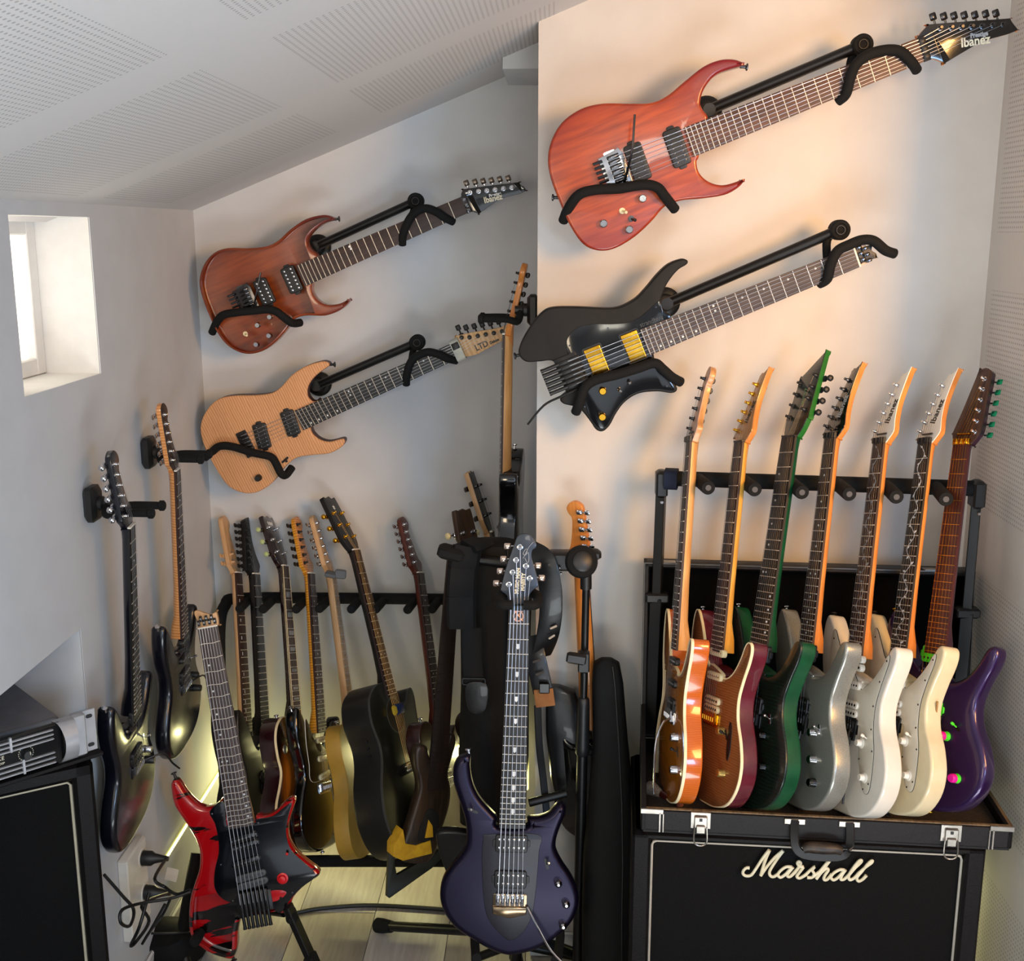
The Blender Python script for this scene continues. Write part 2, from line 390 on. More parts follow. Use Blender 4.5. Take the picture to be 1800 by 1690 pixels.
# ------------------------------------------------------------ the guitar builder
class Fr:
    """a guitar's own frame: A = local origin, axis towards B, n = face normal"""
    def __init__(s, A, B, n, yB=None):
        y = (B - A).normalized(); z = (n - y * n.dot(y)).normalized(); x = y.cross(z)
        s.s = 1 if yB is None else (B - A).length / yB
        s.M = Matrix((x, y, z)).transposed().to_4x4(); s.M.translation = A; s.M = s.M @ Matrix.Scale(s.s, 4); s.I = s.M.inverted(); s.A = A; s.z = z
    def loc(s, px, h=0):
        q = s.I @ RP(px[0], px[1], s.A + s.z * h * s.s, s.z); return (q.x, q.y)
def yawn(deg): a = math.radians(deg); return V((-math.sin(a), -math.cos(a), 0))
def fret_mesh(m, wavy):
    k = ('fret', m.name, wavy)
    if k not in _MS:
        mb = MB(); pts = [(-.5, 0, 0), (.5, 0, 0)] if not wavy else [(-.5 + i / 6, [0, .0016, .001, .0, -.0006, .0012, .0022][i] * 1, 0) for i in range(7)]
        rings = []
        for p in pts: rings.append([(p[0], p[1] - .0012, 0), (p[0], p[1] - .0007, .0011), (p[0], p[1] + .0007, .0011), (p[0], p[1] + .0012, 0)])
        mb.loft(rings); o = mb.build('fret', m); me = o.data; bpy.data.objects.remove(o); _MS[k] = me
    return _MS[k]
_MS = {}
def peg_mesh(m, bm_, side, style):
    k = ('peg', m.name, bm_.name, side, style)
    if k not in _MS:
        mb = MB(); mb.lathe((0, 0, 0), (0, 0, 1), [(0, .0062), (.0016, .0062), (.002, .004), (.007, .0036), (.009, .0026), (.0115, .0036), (.0125, .003)], 14)
        z = -.0195
        mb.bbox((side * .002, 0, z), (.016, .0135, .011), .003); mb.cyl((side * .008, 0, z), (side * .019, 0, z), .0022, n=8)
        me = mb.build('peg', m).data
        b2 = MB()
        if style == 'round': b2.lathe((side * .019, 0, z), (side, 0, 0), [(0, .003), (.002, .0065), (.006, .0078), (.010, .0062), (.012, .002)], 14)
        else: b2.bbox((side * .0265, 0, z), (.015, .0135, .0055), .0027)
        bme = b2.build('button', bm_).data
        for o in list(COL.objects):
            if o.data in (me, bme): bpy.data.objects.remove(o)
        _MS[k] = (me, bme)
    return _MS[k]
def pickup(par, c, ang, kind, m, polem, w_=.070, ny=6):
    M = T(c[0], c[1], 0) @ Matrix.Rotation(ang, 4, 'Z')
    if kind == 'hb':
        mb = MB().prism(rrect(w_, .038, .006), -.004, .0065, .002); mb.prism(rrect(w_ + .012, .016, .004), -.004, .0035, .001)
        q = mb.build('pickup', m, par, M); pm = MB()
        for i in range(ny):
            for sy in (-.009, .009): pm.lathe(((i - (ny - 1) / 2) * (w_ * .75 / (ny - 1)), sy, .006), (0, 0, 1), [(0, .0028), (.0012, .0028), (.0017, .0018)], 8)
        pm.build('pole_piece', polem, q); return q
    if kind == 'sc':
        q = MB().prism(rrect(w_ * 1.02, .018, .0085), -.004, .0075, .002).build('pickup', m, par, M); pm = MB()
        for i in range(ny): pm.lathe(((i - (ny - 1) / 2) * (w_ * .75 / (ny - 1)), 0, .007), (0, 0, 1), [(0, .0024), (.0012, .0024)], 8)
        pm.build('pole_piece', polem, q); return q
    if kind == 'rings':   # bare humbucker: two coils
        mb = MB()
        for sy in (-.0095, .0095): mb.prism([(x_, y_ + sy) for x_, y_ in rrect(w_, .0172, .0084)], -.004, .0065, .0018)
        q = mb.build('pickup', m, par, M); pm = MB()
        for i in range(ny):
            for sy in (-.0095, .0095): pm.lathe(((i - (ny - 1) / 2) * (w_ * .75 / (ny - 1)), sy, .006), (0, 0, 1), [(0, .0030), (.0014, .0030)], 8)
        pm.build('pole_piece', polem, q); return q
    q = MB().prism(rrect(w_, .037, .002), -.004, .008, .0015).build('pickup', m, par, M)   # 'cover'
    MB().ring(rrect(w_ + .001, .038, .002), .003, 0, -.002, .003).build('mounting_ring', BLK, q); return q
def bridge(par, kind, y, m, m2, n=6, w_=.052, x0=0):
    M = T(x0, y, 0)
    if kind in ('floyd', 'trem', 'hard'):
        W = w_ + .022
        if kind == 'floyd':
            mb = MB().prism([(-W / 2, .008), (-W / 2 - .003, .02), (-W / 2 + .01, .026), (W / 2 - .01, .026), (W / 2 + .003, .02), (W / 2, .008), (W / 2 - .004, -.026), (-W / 2 + .004, -.026)], .001, .005, .001)
            mb.prism([(a, b) for a, b in rrect(W + .006, .024, .003)], -.001, .0006)
        else:
            mb = MB().prism(rrect(W, .03, .003), 0, .003, .001)
        q = mb.build('bridge', m, par, M)
        sm = MB().bbox((0, 0, .0065), (w_ / (n - 1) * .82, .026, .009), .0018); sm.cyl((0, -.006, .0115), (0, .004, .0115), .0022, n=8); sd = None
        for i in range(n):
            xx = (i - (n - 1) / 2) * w_ / (n - 1)
            if sd is None: o = sm.build('saddle', m2, q, T(xx, .004, 0)); sd = o.data
            else: share(sd, 'saddle', q, T(xx, .004, 0))
        if kind == 'floyd':
            t = MB().cyl((0, -.040, .011), (0, -.020, .009), .0031, n=8); td = None
            for i in range(n):
                xx = (i - (n - 1) / 2) * w_ / (n - 1)
                if td is None: o = t.build('fine_tuner', m2, q, T(xx, 0, 0)); td = o.data
                else: share(td, 'fine_tuner', q, T(xx, 0, 0))
    elif kind == 'headless':
        q = MB().bbox((0, -.004, .002), (w_ + .024, .05, .004), .001).build('bridge', m, par, M); td = None
        t = MB().bbox((0, .002, .0085), (.0082, .048, .011), .0018); t.cyl((0, -.02, .009), (0, -.058, .009), .0042, n=12)
        t.cyl((0, -.058, .009), (0, -.063, .009), .0048, n=12); t.cyl((0, .012, .014), (0, .012, .016), .0022, n=6)
        for i in range(n):
            xx = (i - (n - 1) / 2) * w_ / (n - 1); Mi = T(xx, -.006 * 0, 0)
            if td is None: o = t.build('string_tuner', m2, q, Mi); td = o.data
            else: share(td, 'string_tuner', q, Mi)
    elif kind == 'tom':
        q = MB().prism(rrect(.085, .012, .005), 0, .011, .002).build('bridge', m, par, M)
        MB().prism(rrect(.098, .014, .006), .0, .012, .003).build('tailpiece', m, par, T(x0, y - .045, 0))
    elif kind == 'acoustic':
        q = MB().prism([(-.08, 0), (-.06, .016), (.06, .016), (.08, 0), (.06, -.014), (-.06, -.014)], 0, .008, .002).build('bridge', m, par, M)
        MB().bbox((0, .008, .009), (.07, .003, .006), .001).build('saddle', WHT, q); pm = MB()
        for i in range(6): pm.lathe(((i - 2.5) * .0105, -.004, .007), (0, 0, 1), [(0, .0025), (.004, .003), (.006, .001)], 8)
        pm.build('bridge_pin', WHT, q)
    return q
def knob(par, c, m, r=.0095, h=.016, style='cyl', ind=None, z=0, label=None):
    pr = {'cyl': [(0, r * 1.05), (h * .15, r), (h * .9, r * .93), (h, r * .78)], 'dome': [(0, r), (h * .5, r), (h * .8, r * .8), (h, r * .3)],
          'hat': [(0, r * 1.35), (h * .22, r * 1.3), (h * .32, r * .9), (h * .95, r * .78), (h, r * .7)], 'speed': [(0, r * 1.25), (h * .8, r * 1.02), (h, r * .95)]}[style]
    q = MB().lathe((0, 0, z), (0, 0, 1), pr, 20).build('knob', m, par, T(c[0], c[1], 0))
    if label: q['label'] = label
    if ind: MB().bbox((0, r * .3, h + z), (r * .2, r, .0008), .0003).build('pointer', ind, q)
    return q
def switch(par, c, m, tip=None, ang=.6, slot=True):
    mb = MB().prism(rrect(.006, .024, .0028), 0, .0012) if slot else MB().lathe((0, 0, 0), (0, 0, 1), [(0, .0065), (.002, .0065)], 12)
    q = mb.build('switch', m, par, T(c[0], c[1], 0) @ Matrix.Rotation(ang, 4, 'Z'))
    MB().lathe((0, 0, .001), (.35, .35, 1), [(0, .0016), (.010, .0016), (.012, .0035), (.018, .0035), (.020, .0015)], 10).build('lever', tip or m, q)
def strapbtn(par, c, d, m, z=-.02):
    MB().lathe((0, 0, 0), d, [(-.004, .004), (.003, .0035), (.007, .0035), (.009, .0075), (.0115, .0075), (.0125, .004)], 12).build('strap_button', m, par, T(c[0], c[1], z))
def guitar(F, S):
    g = S.get; r = root(S.get('name', 'electric_guitar'), S['label'], S.get('cat', 'guitar'), F.M, S.get('group'))
    y0, yn, yb = S['yend'], S['ynut'], S['ybr']; Sc = yn - yb
    wn, we = g('wn', .043), g('we', .057); t = g('t', .042); top = 0
    ol = S.get('outline')
    if ol:
        ol = sm2(ol, g('osm', 4)); ol = ccw(ol)
        if g('sidemat'):
            MB().prism(ol, -t, -.0055, 0, g('bev', .004)).build('body', S['sidemat'], r)
            MB().prism(ol, -.0055, 0, g('bevt', .0015), 0).build('body_top', S['bodymat'], r)
        else:
            MB().prism(ol, -t, 0, g('bev', .005), g('bev', .005), g('bseg', 4)).build('body', S['bodymat'], r)
        if g('binding'): MB().ring(ol, .0005, .0022, -.006, .0006).build('binding', S['binding'], r)
    nm = S['neckmat']
    # neck back profile
    R = []; ys = [y0 + .001, y0 + .03, y0 + .07] + [y0 + .07 + (yn - y0 - .07) * k / 5 for k in range(1, 6)]
    ns = g('neckdepth', .021)
    for i, yy in enumerate(ys):
        k = (yy - y0) / (yn - y0); ww = we + (wn - we) * max(0, min(1, k)); d = [.034, .031, ns + .004][i] if i < 3 else ns + .002 - .003 * k
        if g('heel') and i == 0: d = g('heel')
        e = .5 if i < 2 else 1
        R.append([V((ww / 2 * (abs(math.cos(a)) ** e) * (1 if math.cos(a) >= 0 else -1), yy, .0025 - d * (math.sin(a) ** (e if e < 1 else .9)))) for a in [math.pi * j / 12 for j in range(13)]])
    MB().loft(R).build('neck', nm, r)
    fb = MB().loft([[V((-we / 2, y0, .001)), V((we / 2, y0, .001)), V((we / 2, y0, .0065)), V((we * .2, y0, .0085)), V((-we * .2, y0, .0085)), V((-we / 2, y0, .0065))],
                    [V((-wn / 2, yn, .001)), V((wn / 2, yn, .001)), V((wn / 2, yn, .0065)), V((wn * .2, yn, .008)), V((-wn * .2, yn, .008)), V((-wn / 2, yn, .0065))]]).build('fretboard', S['fbmat'], r, sharp=60)
    if g('fbbind'):
        MB().loft([[V((sx * (we / 2), y0, zz)) for zz in (.0012, .0072)] + [V((sx * (we / 2 - .0025), y0, .0075)), V((sx * (we / 2 - .0025), y0, .0012))] for sx in (1,)] +
                  [[V((sx * (wn / 2), yn, zz)) for zz in (.0012, .0072)] + [V((sx * (wn / 2 - .0025), yn, .0075)), V((sx * (wn / 2 - .0025), yn, .0012))] for sx in (1,)]).build('fretboard_binding', S['fbbind'], fb)
        MB().loft([[V((-we / 2, y0, .0012)), V((-we / 2, y0, .0072)), V((-we / 2 + .0025, y0, .0075)), V((-we / 2 + .0025, y0, .0012))],
                   [V((-wn / 2, yn, .0012)), V((-wn / 2, yn, .0072)), V((-wn / 2 + .0025, yn, .0075)), V((-wn / 2 + .0025, yn, .0012))]]).build('fretboard_binding', S['fbbind'], fb)
    def wat(yy): return wn + (we - wn) * (yn - yy) / (yn - y0)
    def fy(k): return yb + Sc * 2 ** (-k / 12)
    fm = fret_mesh(g('fretmat', FRT), g('wavy', False)); k = 1; nf = 0
    while k < 30 and fy(k) > y0 + .002:
        yy = fy(k); share(fm, 'fret', fb, T(0, yy, .0073) @ Matrix.Rotation(g('fan', 0) * (k - 7) / 10, 4, 'Z') @ Matrix.Diagonal((wat(yy) * .985, 0.85, 1.2, 1))); nf = k; k += 1
    inl = g('inlay', 'dots'); im = g('inlaymat', PEARL)
    if inl != 'none':
        for k in (3, 5, 7, 9, 12, 15, 17, 19, 21, 24):
            if k > nf: break
            yc = (fy(k) + fy(k - 1)) / 2; ww = wat(yc); cell = fy(k - 1) - fy(k)
            if inl in ('dots', 'offset'):
                for dx in ((-.2, .2) if k in (12, 24) else (0,)):
                    cx_ = dx * ww if inl == 'dots' else (-.33 * ww + (dx + .2) * ww * .5 if k <= 12 else (.33 * ww))
                    MB().lathe((cx_, yc, .0075), (0, 0, 1), [(0, .0026), (.0012, .0024)], 10).build('inlay', im, fb)
            elif inl == 'block': MB().bbox((0, yc, .0080), (ww * .62, cell * .5, .0012), .0003).build('inlay', im, fb)
            elif inl == 'shield': MB().prism([(-.003, yc + .006), (.004, yc + .006), (.004, yc - .002), (0, yc - .006), (-.003, yc - .003)], .0078, .0088).build('inlay', im, fb)
            elif inl == 'offsetrect': MB().bbox((-.25 * ww, yc, .0078), (.003, .010, .001), .0003).build('inlay', im, fb)
        if inl == 'vine':
            vm = MB(); pts = []; rnd = random.Random(3)
            yy = yn - .012; i = 0
            while yy > y0 + .01:
                pts.append((math.sin(i * .9) * wat(yy) * .22, yy, .0078)); yy -= .009; i += 1
            vm.tube(pts, .0009, 5, 2)
            for i, p in enumerate(pts):
                if i % 2: continue
                a = rnd.uniform(-1.2, 1.2) + (0 if i % 4 else math.pi); L_ = rnd.uniform(.008, .013); c, s_ = math.cos(a), math.sin(a)
                lf = [(0, -.0005), (L_ * .4, -.0028), (L_, 0), (L_ * .4, .0028)]
                vm.prism([(p[0] * .8 + u * c - v * s_, p[1] + u * s_ + v * c) for u, v in lf], .0072, .0086)
            vm.build('vine_inlay', im, fb)
    nt = g('nut', 'nut')
    if nt == 'lock':
        q = MB().bbox((0, yn + .006, .005), (wn + .002, .014, .008), .001).build('locking_nut', g('nutmat', BLK), r)
        for i in (-1, 0, 1): MB().bbox((i * wn / 3.1, yn + .006, .0105), (wn / 4.2, .013, .004), .001).build('clamp', g('nutmat', BLK), q)
    elif nt: MB().bbox((0, yn + .002, .005), (wn, .004, .0085), .001).build('nut', g('nutmat', WHT), r)
    # headstock
    tilt = math.radians(g('tilt', 0)); HM = T(0, yn, g('hz', .001)) @ Matrix.Rotation(-tilt, 4, 'X'); ns_ = g('strings', 6)
    hd = None
    if g('head'):
        ho = sm2(S['head'], g('hsm', 3)); hth = .0145
        hd = MB().prism(ho, -hth, -.0015 if g('facemat') else 0, 0 if g('facemat') else .0012, .002).build('headstock', g('headmat', nm), r, HM)
        if g('facemat'): MB().prism(ho, -.0015, .0003, .0004).build('face_veneer', S['facemat'], hd)
        # volute joining neck and head
        wv = wn * .94; MB().loft([[V((wv / 2 * math.cos(a), yn - .03, .0015 - .02 * math.sin(a))) for a in [math.pi * j / 8 for j in range(9)]],
                   [HM @ V((wv / 2 * math.cos(a), .028, -.0006 - .0145 * math.sin(a) ** .4)) for a in [math.pi * j / 8 for j in range(9)]]]).build('volute', g('headmat', nm), r)
        pm, bm_ = g('pegmat', CHR), g('btnmat', g('pegmat', CHR)); posts = []
        for (x_, y_, sd) in S['pegs']:
            me, bme = peg_mesh(pm, bm_, sd, g('btn', 'flat'))
            q = share(me, 'tuning_peg', hd, T(x_, y_, 0)); posts.append((x_, y_)); share(bme, 'peg_button', hd, T(x_, y_, 0))
        if g('retainer'): MB().cyl((-.018, g('retainer'), .0035), (.018, g('retainer'), .0035), .0022, n=8).build('string_retainer', g('nutmat', BLK), hd)
        if g('logo'):
            for (s_, x_, y_, sz, a_, m_) in S['logo']: text(s_, sz, m_, hd, T(x_, y_, .0006) @ Matrix.Rotation(a_, 4, 'Z'), 'logo', sx=g('logosx', .9), bold=.0006)
    # strings
    if not g('nostrings'):
        bw = g('bw', .052); sp = wn * .82
        for i in range(ns_):
            k = i / (ns_ - 1) - .5; a = V((k * bw, yb, g('zbr', .0135))); b = V((k * sp, yn, .0098)); pts = [a, b]
            if hd and posts and i < len(posts):
                ps = g('order') or list(range(len(posts))); q = posts[ps[i]] if i < len(ps) else posts[-1]
                pts.append(HM @ V((q[0], q[1], .008)))
            elif not hd: pts.append(V((k * sp, yn + .018, .006)))
            MB().tube(pts, g('sr', .00055) * (1.35 - .7 * (k + .5)), 5).build('string', g('strmat', STR), r)
    for p_ in g('pickups', ()): pickup(r, p_[0], p_[1], p_[2], p_[3], p_[4], *(p_[5:] if len(p_) > 5 else ()))
    b_ = g('bridge')
    if b_: bridge(r, b_[0], b_[1], b_[2], b_[3], *(b_[4:]))
    if g('guard'):
        z0 = 0; q = MB().prism(sm2(g('guard'), 3), -.0005, .0018, .0004).build('pickguard', S['guardmat'], r)
        if g('guardedge'): MB().ring(ccw(sm2(g('guard'), 3)), .0006, .0008, -.0005, .0014).build('guard_edge', S['guardedge'], q)
        for c in g('screws', ()): MB().lathe((c[0], c[1], .0015), (0, 0, 1), [(0, .0022), (.001, .002)], 10).build('screw', g('screwmat', DCHR), q)
    for k_ in g('knobs', ()): knob(r, k_[0], *k_[1:])
    for k_ in g('switches', ()): switch(r, *k_)
    for k_ in g('straps', ()): strapbtn(r, *k_)
    if g('arm'): MB().tube(g('arm'), [.0028, .0026, .0024], 8, 5).build('tremolo_arm', g('armmat', CHR), r)
    return r
# outlines in metres: x towards the treble side, y = 0 at the tail
STRAT = [(0, 0), (.06, .003), (.115, .022), (.152, .065), (.162, .115), (.148, .165), (.124, .21), (.118, .255), (.132, .30), (.148, .335), (.156, .362), (.153, .380), (.140, .385), (.126, .374), (.111, .345), (.086, .312), (.058, .294), (.034, .292), (.030, .30),
         (-.030, .315), (-.042, .308), (-.062, .325), (-.082, .362), (-.105, .40), (-.128, .428), (-.143, .432), (-.153, .41), (-.155, .365), (-.143, .31), (-.124, .26), (-.122, .215), (-.145, .17), (-.163, .12), (-.160, .07), (-.125, .022), (-.065, .002)]
LESP = [(0, 0), (.07, .004), (.13, .035), (.163, .095), (.160, .15), (.13, .20), (.112, .245), (.115, .29), (.128, .325), (.130, .35), (.118, .357), (.09, .33), (.06, .315), (.035, .318), (.03, .34), (-.03, .375), (-.05, .388), (-.085, .392), (-.12, .37), (-.135, .33), (-.128, .28), (-.115, .24), (-.13, .20), (-.16, .15), (-.163, .095), (-.13, .035), (-.07, .004)]
TELE = [(0, 0), (.07, .003), (.13, .025), (.160, .075), (.158, .13), (.132, .185), (.114, .235), (.120, .29), (.134, .33), (.130, .352), (.112, .352), (.08, .325), (.055, .312), (.034, .315), (.03, .34), (-.03, .36), (-.045, .372), (-.08, .388), (-.115, .38), (-.138, .35), (-.138, .305), (-.118, .25), (-.118, .20), (-.145, .15), (-.162, .10), (-.152, .045), (-.11, .012), (-.06, .002)]
ACO = [(0, 0), (.10, .005), (.17, .05), (.197, .13), (.18, .21), (.145, .27), (.132, .32), (.142, .38), (.150, .42), (.142, .445), (.12, .44), (.09, .41), (.05, .395), (.03, .40), (.028, .47), (-.028, .485), (-.08, .48), (-.13, .45), (-.147, .39), (-.132, .32), (-.145, .27), (-.18, .21), (-.197, .13), (-.17, .05), (-.10, .005)]
IBH = [(-.0215, 0), (-.0215, 0), (-.028, .008), (-.042, .016), (-.042, .016), (-.02, .09), (.002, .162), (.002, .162), (.009, .172), (.018, .171), (.034, .182), (.034, .182), (.028, .145), (.024, .10), (.030, .06), (.040, .03), (.034, .016), (.0215, 0), (.0215, 0)]
IBP = [(-.029 + .0062 * i, .030 + .0225 * i, -1) for i in range(6)]
FEN = [(-.0215, 0), (-.0215, 0), (-.028, .012), (-.040, .024), (-.040, .034), (-.036, .10), (-.032, .165), (-.022, .182), (-.004, .188), (.012, .180), (.020, .165), (.014, .15), (.006, .135), (.012, .09), (.022, .05), (.034, .038), (.034, .026), (.0215, 0), (.0215, 0)]
FENP = [(-.027 + .0012 * i, .034 + .025 * i, -1) for i in range(6)]
H33 = [(-.0215, 0), (-.0215, 0), (-.032, .015), (-.040, .035), (-.040, .05), (-.036, .15), (-.030, .165), (-.015, .160), (0, .168), (.015, .160), (.030, .165), (.036, .15), (.040, .05), (.040, .035), (.032, .015), (.0215, 0), (.0215, 0)]
H33P = [(-.026, .045 + .04 * i, -1) for i in range(3)] + [(.026, .125 - .04 * i, 1) for i in range(3)]
# ------------------------------------------------------------ finishes
RMAH = wood('red_brown_gloss_mahogany', '#94451a', '#7c3412', .3, .4, .8, burst=('#5e1a12', -.0, -.10, .19, .26, .45, 1.15), coatr=.04)
RMAH2 = wood('cherry_orange_gloss_mahogany', '#b5490c', '#8e3108', .3, .45, .8, burst=('#780810', -.0, -.12, .19, .28, .4, 1.1), coatr=.04)
FNAT = flame('natural_flamed_maple', '#d6a070', '#ba8355', .55, 0, 48)
FNATS = wood('dark_red_brown_body_sides', '#4c2723', '#3a1c1a', .5)
LOGOW = mat('cream_logo_print', '#efe9d0', .4); LOGOB = mat('black_logo_print', '#14120f', .4); LOGOS = mat('silver_logo_print', '#b9bcc0', .35, .3)
def tr(F, z, pts): return [F.loc(z(*p)) for p in pts]
def head_tr(F, z, pts, yn): return [(a, b - yn) for a, b in tr(F, z, pts)]
def wallframe(e, n, Y, nrm=(0, -1, 0)):
    A = P(*e, Y); B = P(*n, Y); return Fr(A, B, V(nrm))
# ------------------------------------------------------------ wall hanger (tube, round puck, upper and lower yokes)
def hanger(label, F, z, base, puck, arm, upper, lower, twin=None):
    """points are traced in the guitar's plane and set behind (tube) or before (yokes) it"""
    M = F.M @ T(0, 0, 0); r = root('wall_guitar_hanger', label, 'guitar hanger', M, 'slanted black guitar hangers on the walls')
    def W(p, h): q = F.loc(z(*p), h); return V((q[0], q[1], h))
    zb = -.075
    a, b = W(base, zb), W(puck, -.03)
    MB().tube([a, b], .0115, 14).build('tube', MET, r)
    MB().lathe((a.x, a.y, -.128), (0, 0, 1), [(0, .034), (.012, .034), (.016, .030), (.018, .02), (.05, .014), (.066, .013)], 24).build('wall_plate', MET, r)
    p = MB().lathe((b.x, b.y, -.045), (0, 0, 1), [(0, .018), (.003, .0212), (.028, .0212), (.031, .018), (.031, .014), (.029, .013), (.029, .001)], 28).build('round_cap', FOAM, r)
    MB().ring(dot2((0, 0), .0095, 20), 0, .0012, 0, .0012).build('moulded_ring', MET, p, T(b.x, b.y, -.014))
    MB().tube([b + V((0, 0, -.02)), W(arm[0], -.035), W(arm[1], -.03)], .009, 12, 4).build('neck_arm', FOAM, r)
    MB().tube([W(q[:2], q[2]) for q in upper], .0108, 12, 6).build('neck_yoke', FOAM, r)
    MB().tube([W(q[:2], q[2]) for q in lower], .0108, 12, 6).build('body_yoke', FOAM, r)
    return r
# ---- upper left wall guitar
z = ZM(330, 290, 2.903); F = wallframe(z(577, 568), z(1412, 205), 3.02)
yn = F.loc(z(1412, 205))[1]; yb = F.loc(z(300, 690))[1]
ln = lambda q: F.loc(z(*q))
g1 = guitar(F, dict(label='glossy red-brown electric guitar on the upper left of the back wall', yend=0, ynut=yn, ybr=yb, wn=.044, we=.058,
    outline=tr(F, z, [(745, 284), (742, 268), (690, 255), (600, 277), (520, 330), (460, 385), (400, 415), (300, 425), (200, 425), (130, 450), (80, 510), (57, 590), (70, 670), (105, 765), (150, 860), (210, 930), (290, 965), (370, 955), (440, 910), (500, 845), (540, 790), (600, 770), (700, 770), (770, 745), (812, 712), (824, 688), (818, 687), (770, 710), (710, 715), (660, 690), (632, 645), (630, 605), (600, 590), (640, 500), (662, 465), (620, 425), (608, 385), (635, 340), (690, 300), (735, 285)]),
    bodymat=RMAH, bev=.006, neckmat=wood('dark_wenge_neck', '#4a2a1c', '#38201a', .4), fbmat=ROSE, inlay='none', nut='lock', nutmat=DCHR,
    head=head_tr(F, z, [(1400, 168), (1400, 168), (1395, 150), (1405, 124), (1405, 124), (1550, 105), (1690, 88), (1690, 88), (1700, 103), (1715, 112), (1728, 130), (1728, 130), (1690, 148), (1600, 172), (1540, 210), (1485, 250), (1485, 250), (1455, 240), (1424, 240), (1424, 240)], yn),
    facemat=GBLK, pegs=[(ln(p)[0], ln(p)[1] - yn, -1) for p in ((1440, 141), (1484, 135), (1526, 131), (1568, 127), (1611, 121), (1654, 116))], pegmat=CHR, btnmat=mat('smoky_chrome_button', '#8a7f74', .25, .9),
    logo=[('Ibanez', *(lambda q: (q[0], q[1] - yn))(ln((1558, 172))), .021, math.radians(90 - 10), LOGOW), ('Prestige', *(lambda q: (q[0], q[1] - yn))(ln((1568, 152))), .011, math.radians(90 - 10), LOGOS)],
    nostrings=True, pickups=[(ln((532, 585)), 0, 'hb', BLK, CHR), (ln((392, 648)), 0, 'hb', BLK, CHR)],
    bridge=('floyd', yb - .0, DCHR, DCHR, 6), arm=[(.035, yb + .006, .012), (.01, yb + .03, .03), (-.048, yb + .075, .035)], armmat=DCHR,
    knobs=[(ln((422, 775)), CHR, .0075, .014), (ln((360, 817)), CHR, .0075, .014), (ln((418, 870)), CHR, .0075, .014), (ln((353, 915)), CHR, .0075, .014)],
    switches=[(ln((295, 862)), CREAM, CREAM, 0, False)], straps=[((*ln((746, 276)),), (.35, 1, 0), DCHR)]))
g1_inl = MB()
for q in ((828, 417), (836, 428)): c = ln(q); g1_inl.lathe((c[0], c[1], .008), (0, 0, 1), [(0, .0032), (.001, .003)], 10)
g1_inl.build('inlay', PEARL, [o for o in g1.children if o.name.startswith('fretboard')][0])
hanger('black slanted hanger behind the red-brown guitar at upper left', F, z, (650, 420), (1165, 185), ((1150, 240), (1130, 330)),
       [(1095, 405, -.004), (1100, 350, .012), (1130, 280, .018), (1165, 240, .015), (1215, 222, .014), (1270, 240, .018), (1310, 268, .016), (1355, 290, -.002)],
       [(125, 855, -.03), (150, 800, .0), (185, 765, .018), (260, 752, .022), (330, 745, .022), (400, 738, .022), (450, 748, .022), (500, 785, .018), (535, 808, .006), (575, 805, -.02)])
# ---- lower left wall guitar
z = ZM(330, 560, 2.903); F = wallframe(z(570, 520), z(1358, 168), 3.02); ln = lambda q: F.loc(z(*q))
yn = F.loc(z(1358, 168))[1]; yb = F.loc(z(295, 632))[1]
guitar(F, dict(label='natural flamed maple electric guitar on the lower left of the back wall', yend=0, ynut=yn, ybr=yb, wn=.044, we=.058,
    outline=tr(F, z, [(722, 238), (715, 225), (680, 220), (600, 245), (530, 290), (480, 345), (430, 380), (350, 392), (230, 395), (150, 415), (95, 470), (65, 540), (70, 610), (100, 690), (150, 780), (210, 860), (290, 893), (360, 885), (430, 840), (490, 765), (550, 715), (620, 700), (720, 690), (780, 660), (800, 635), (798, 618), (780, 616), (720, 630), (670, 617), (635, 585), (622, 550), (600, 540), (640, 450), (672, 418), (640, 425), (612, 395), (615, 345), (650, 295), (710, 250)]),
    bodymat=FNAT, sidemat=FNATS, bev=.006, bevt=.004, neckmat=FNATS, fbmat=EBONY, inlay='offset', inlaymat=PEARL, nut='nut', fan=.05,
    head=head_tr(F, z, [(1345, 140), (1345, 140), (1350, 115), (1368, 90), (1368, 90), (1450, 72), (1590, 48), (1640, 30), (1662, 58), (1655, 85), (1620, 105), (1500, 170), (1480, 182), (1480, 182), (1420, 195), (1378, 192), (1378, 192)], yn),
    facemat=flame('flamed_maple_head_face', '#dcb27a', '#cb9a5f', .4, .2), headmat=MAPLEP, pegs=[(ln(p)[0], ln(p)[1] - yn, -1) for p in ((1398, 97), (1438, 96), (1480, 89), (1521, 81), (1562, 74), (1604, 66))],
    pegmat=BLK, btnmat=BLK, logo=[('LTD', *(lambda q: (q[0], q[1] - yn))(ln((1500, 140))), .022, math.radians(90), LOGOB), ('Deluxe', *(lambda q: (q[0], q[1] - yn))(ln((1565, 116))), .010, math.radians(90), LOGOB)],
    pickups=[(ln((525, 533)), -.12, 'hb', BLK, DCHR), (ln((380, 600)), -.2, 'hb', BLK, DCHR)], bridge=('hard', yb, BLK, BLK, 6),
    knobs=[(ln((363, 812)), BLK, .009, .017)], switches=[(ln((497, 722)), BLK, BLK, .3)], straps=[(ln((724, 240)), (.4, 1, 0), BLK)]))
hanger('black slanted hanger behind the natural maple guitar at lower left', F, z, (655, 345), (1172, 122), ((1150, 165), (1140, 230)),
       [(1115, 335, -.004), (1118, 290, .012), (1135, 230, .018), (1165, 195, .015), (1225, 172, .014), (1285, 185, .018), (1325, 205, .016), (1372, 215, -.002)],
       [(90, 710, -.03), (125, 680, .0), (165, 652, .018), (230, 655, .022), (330, 685, .022), (420, 705, .022), (450, 740, .02), (475, 790, .016), (500, 800, .004), (532, 760, -.02)])
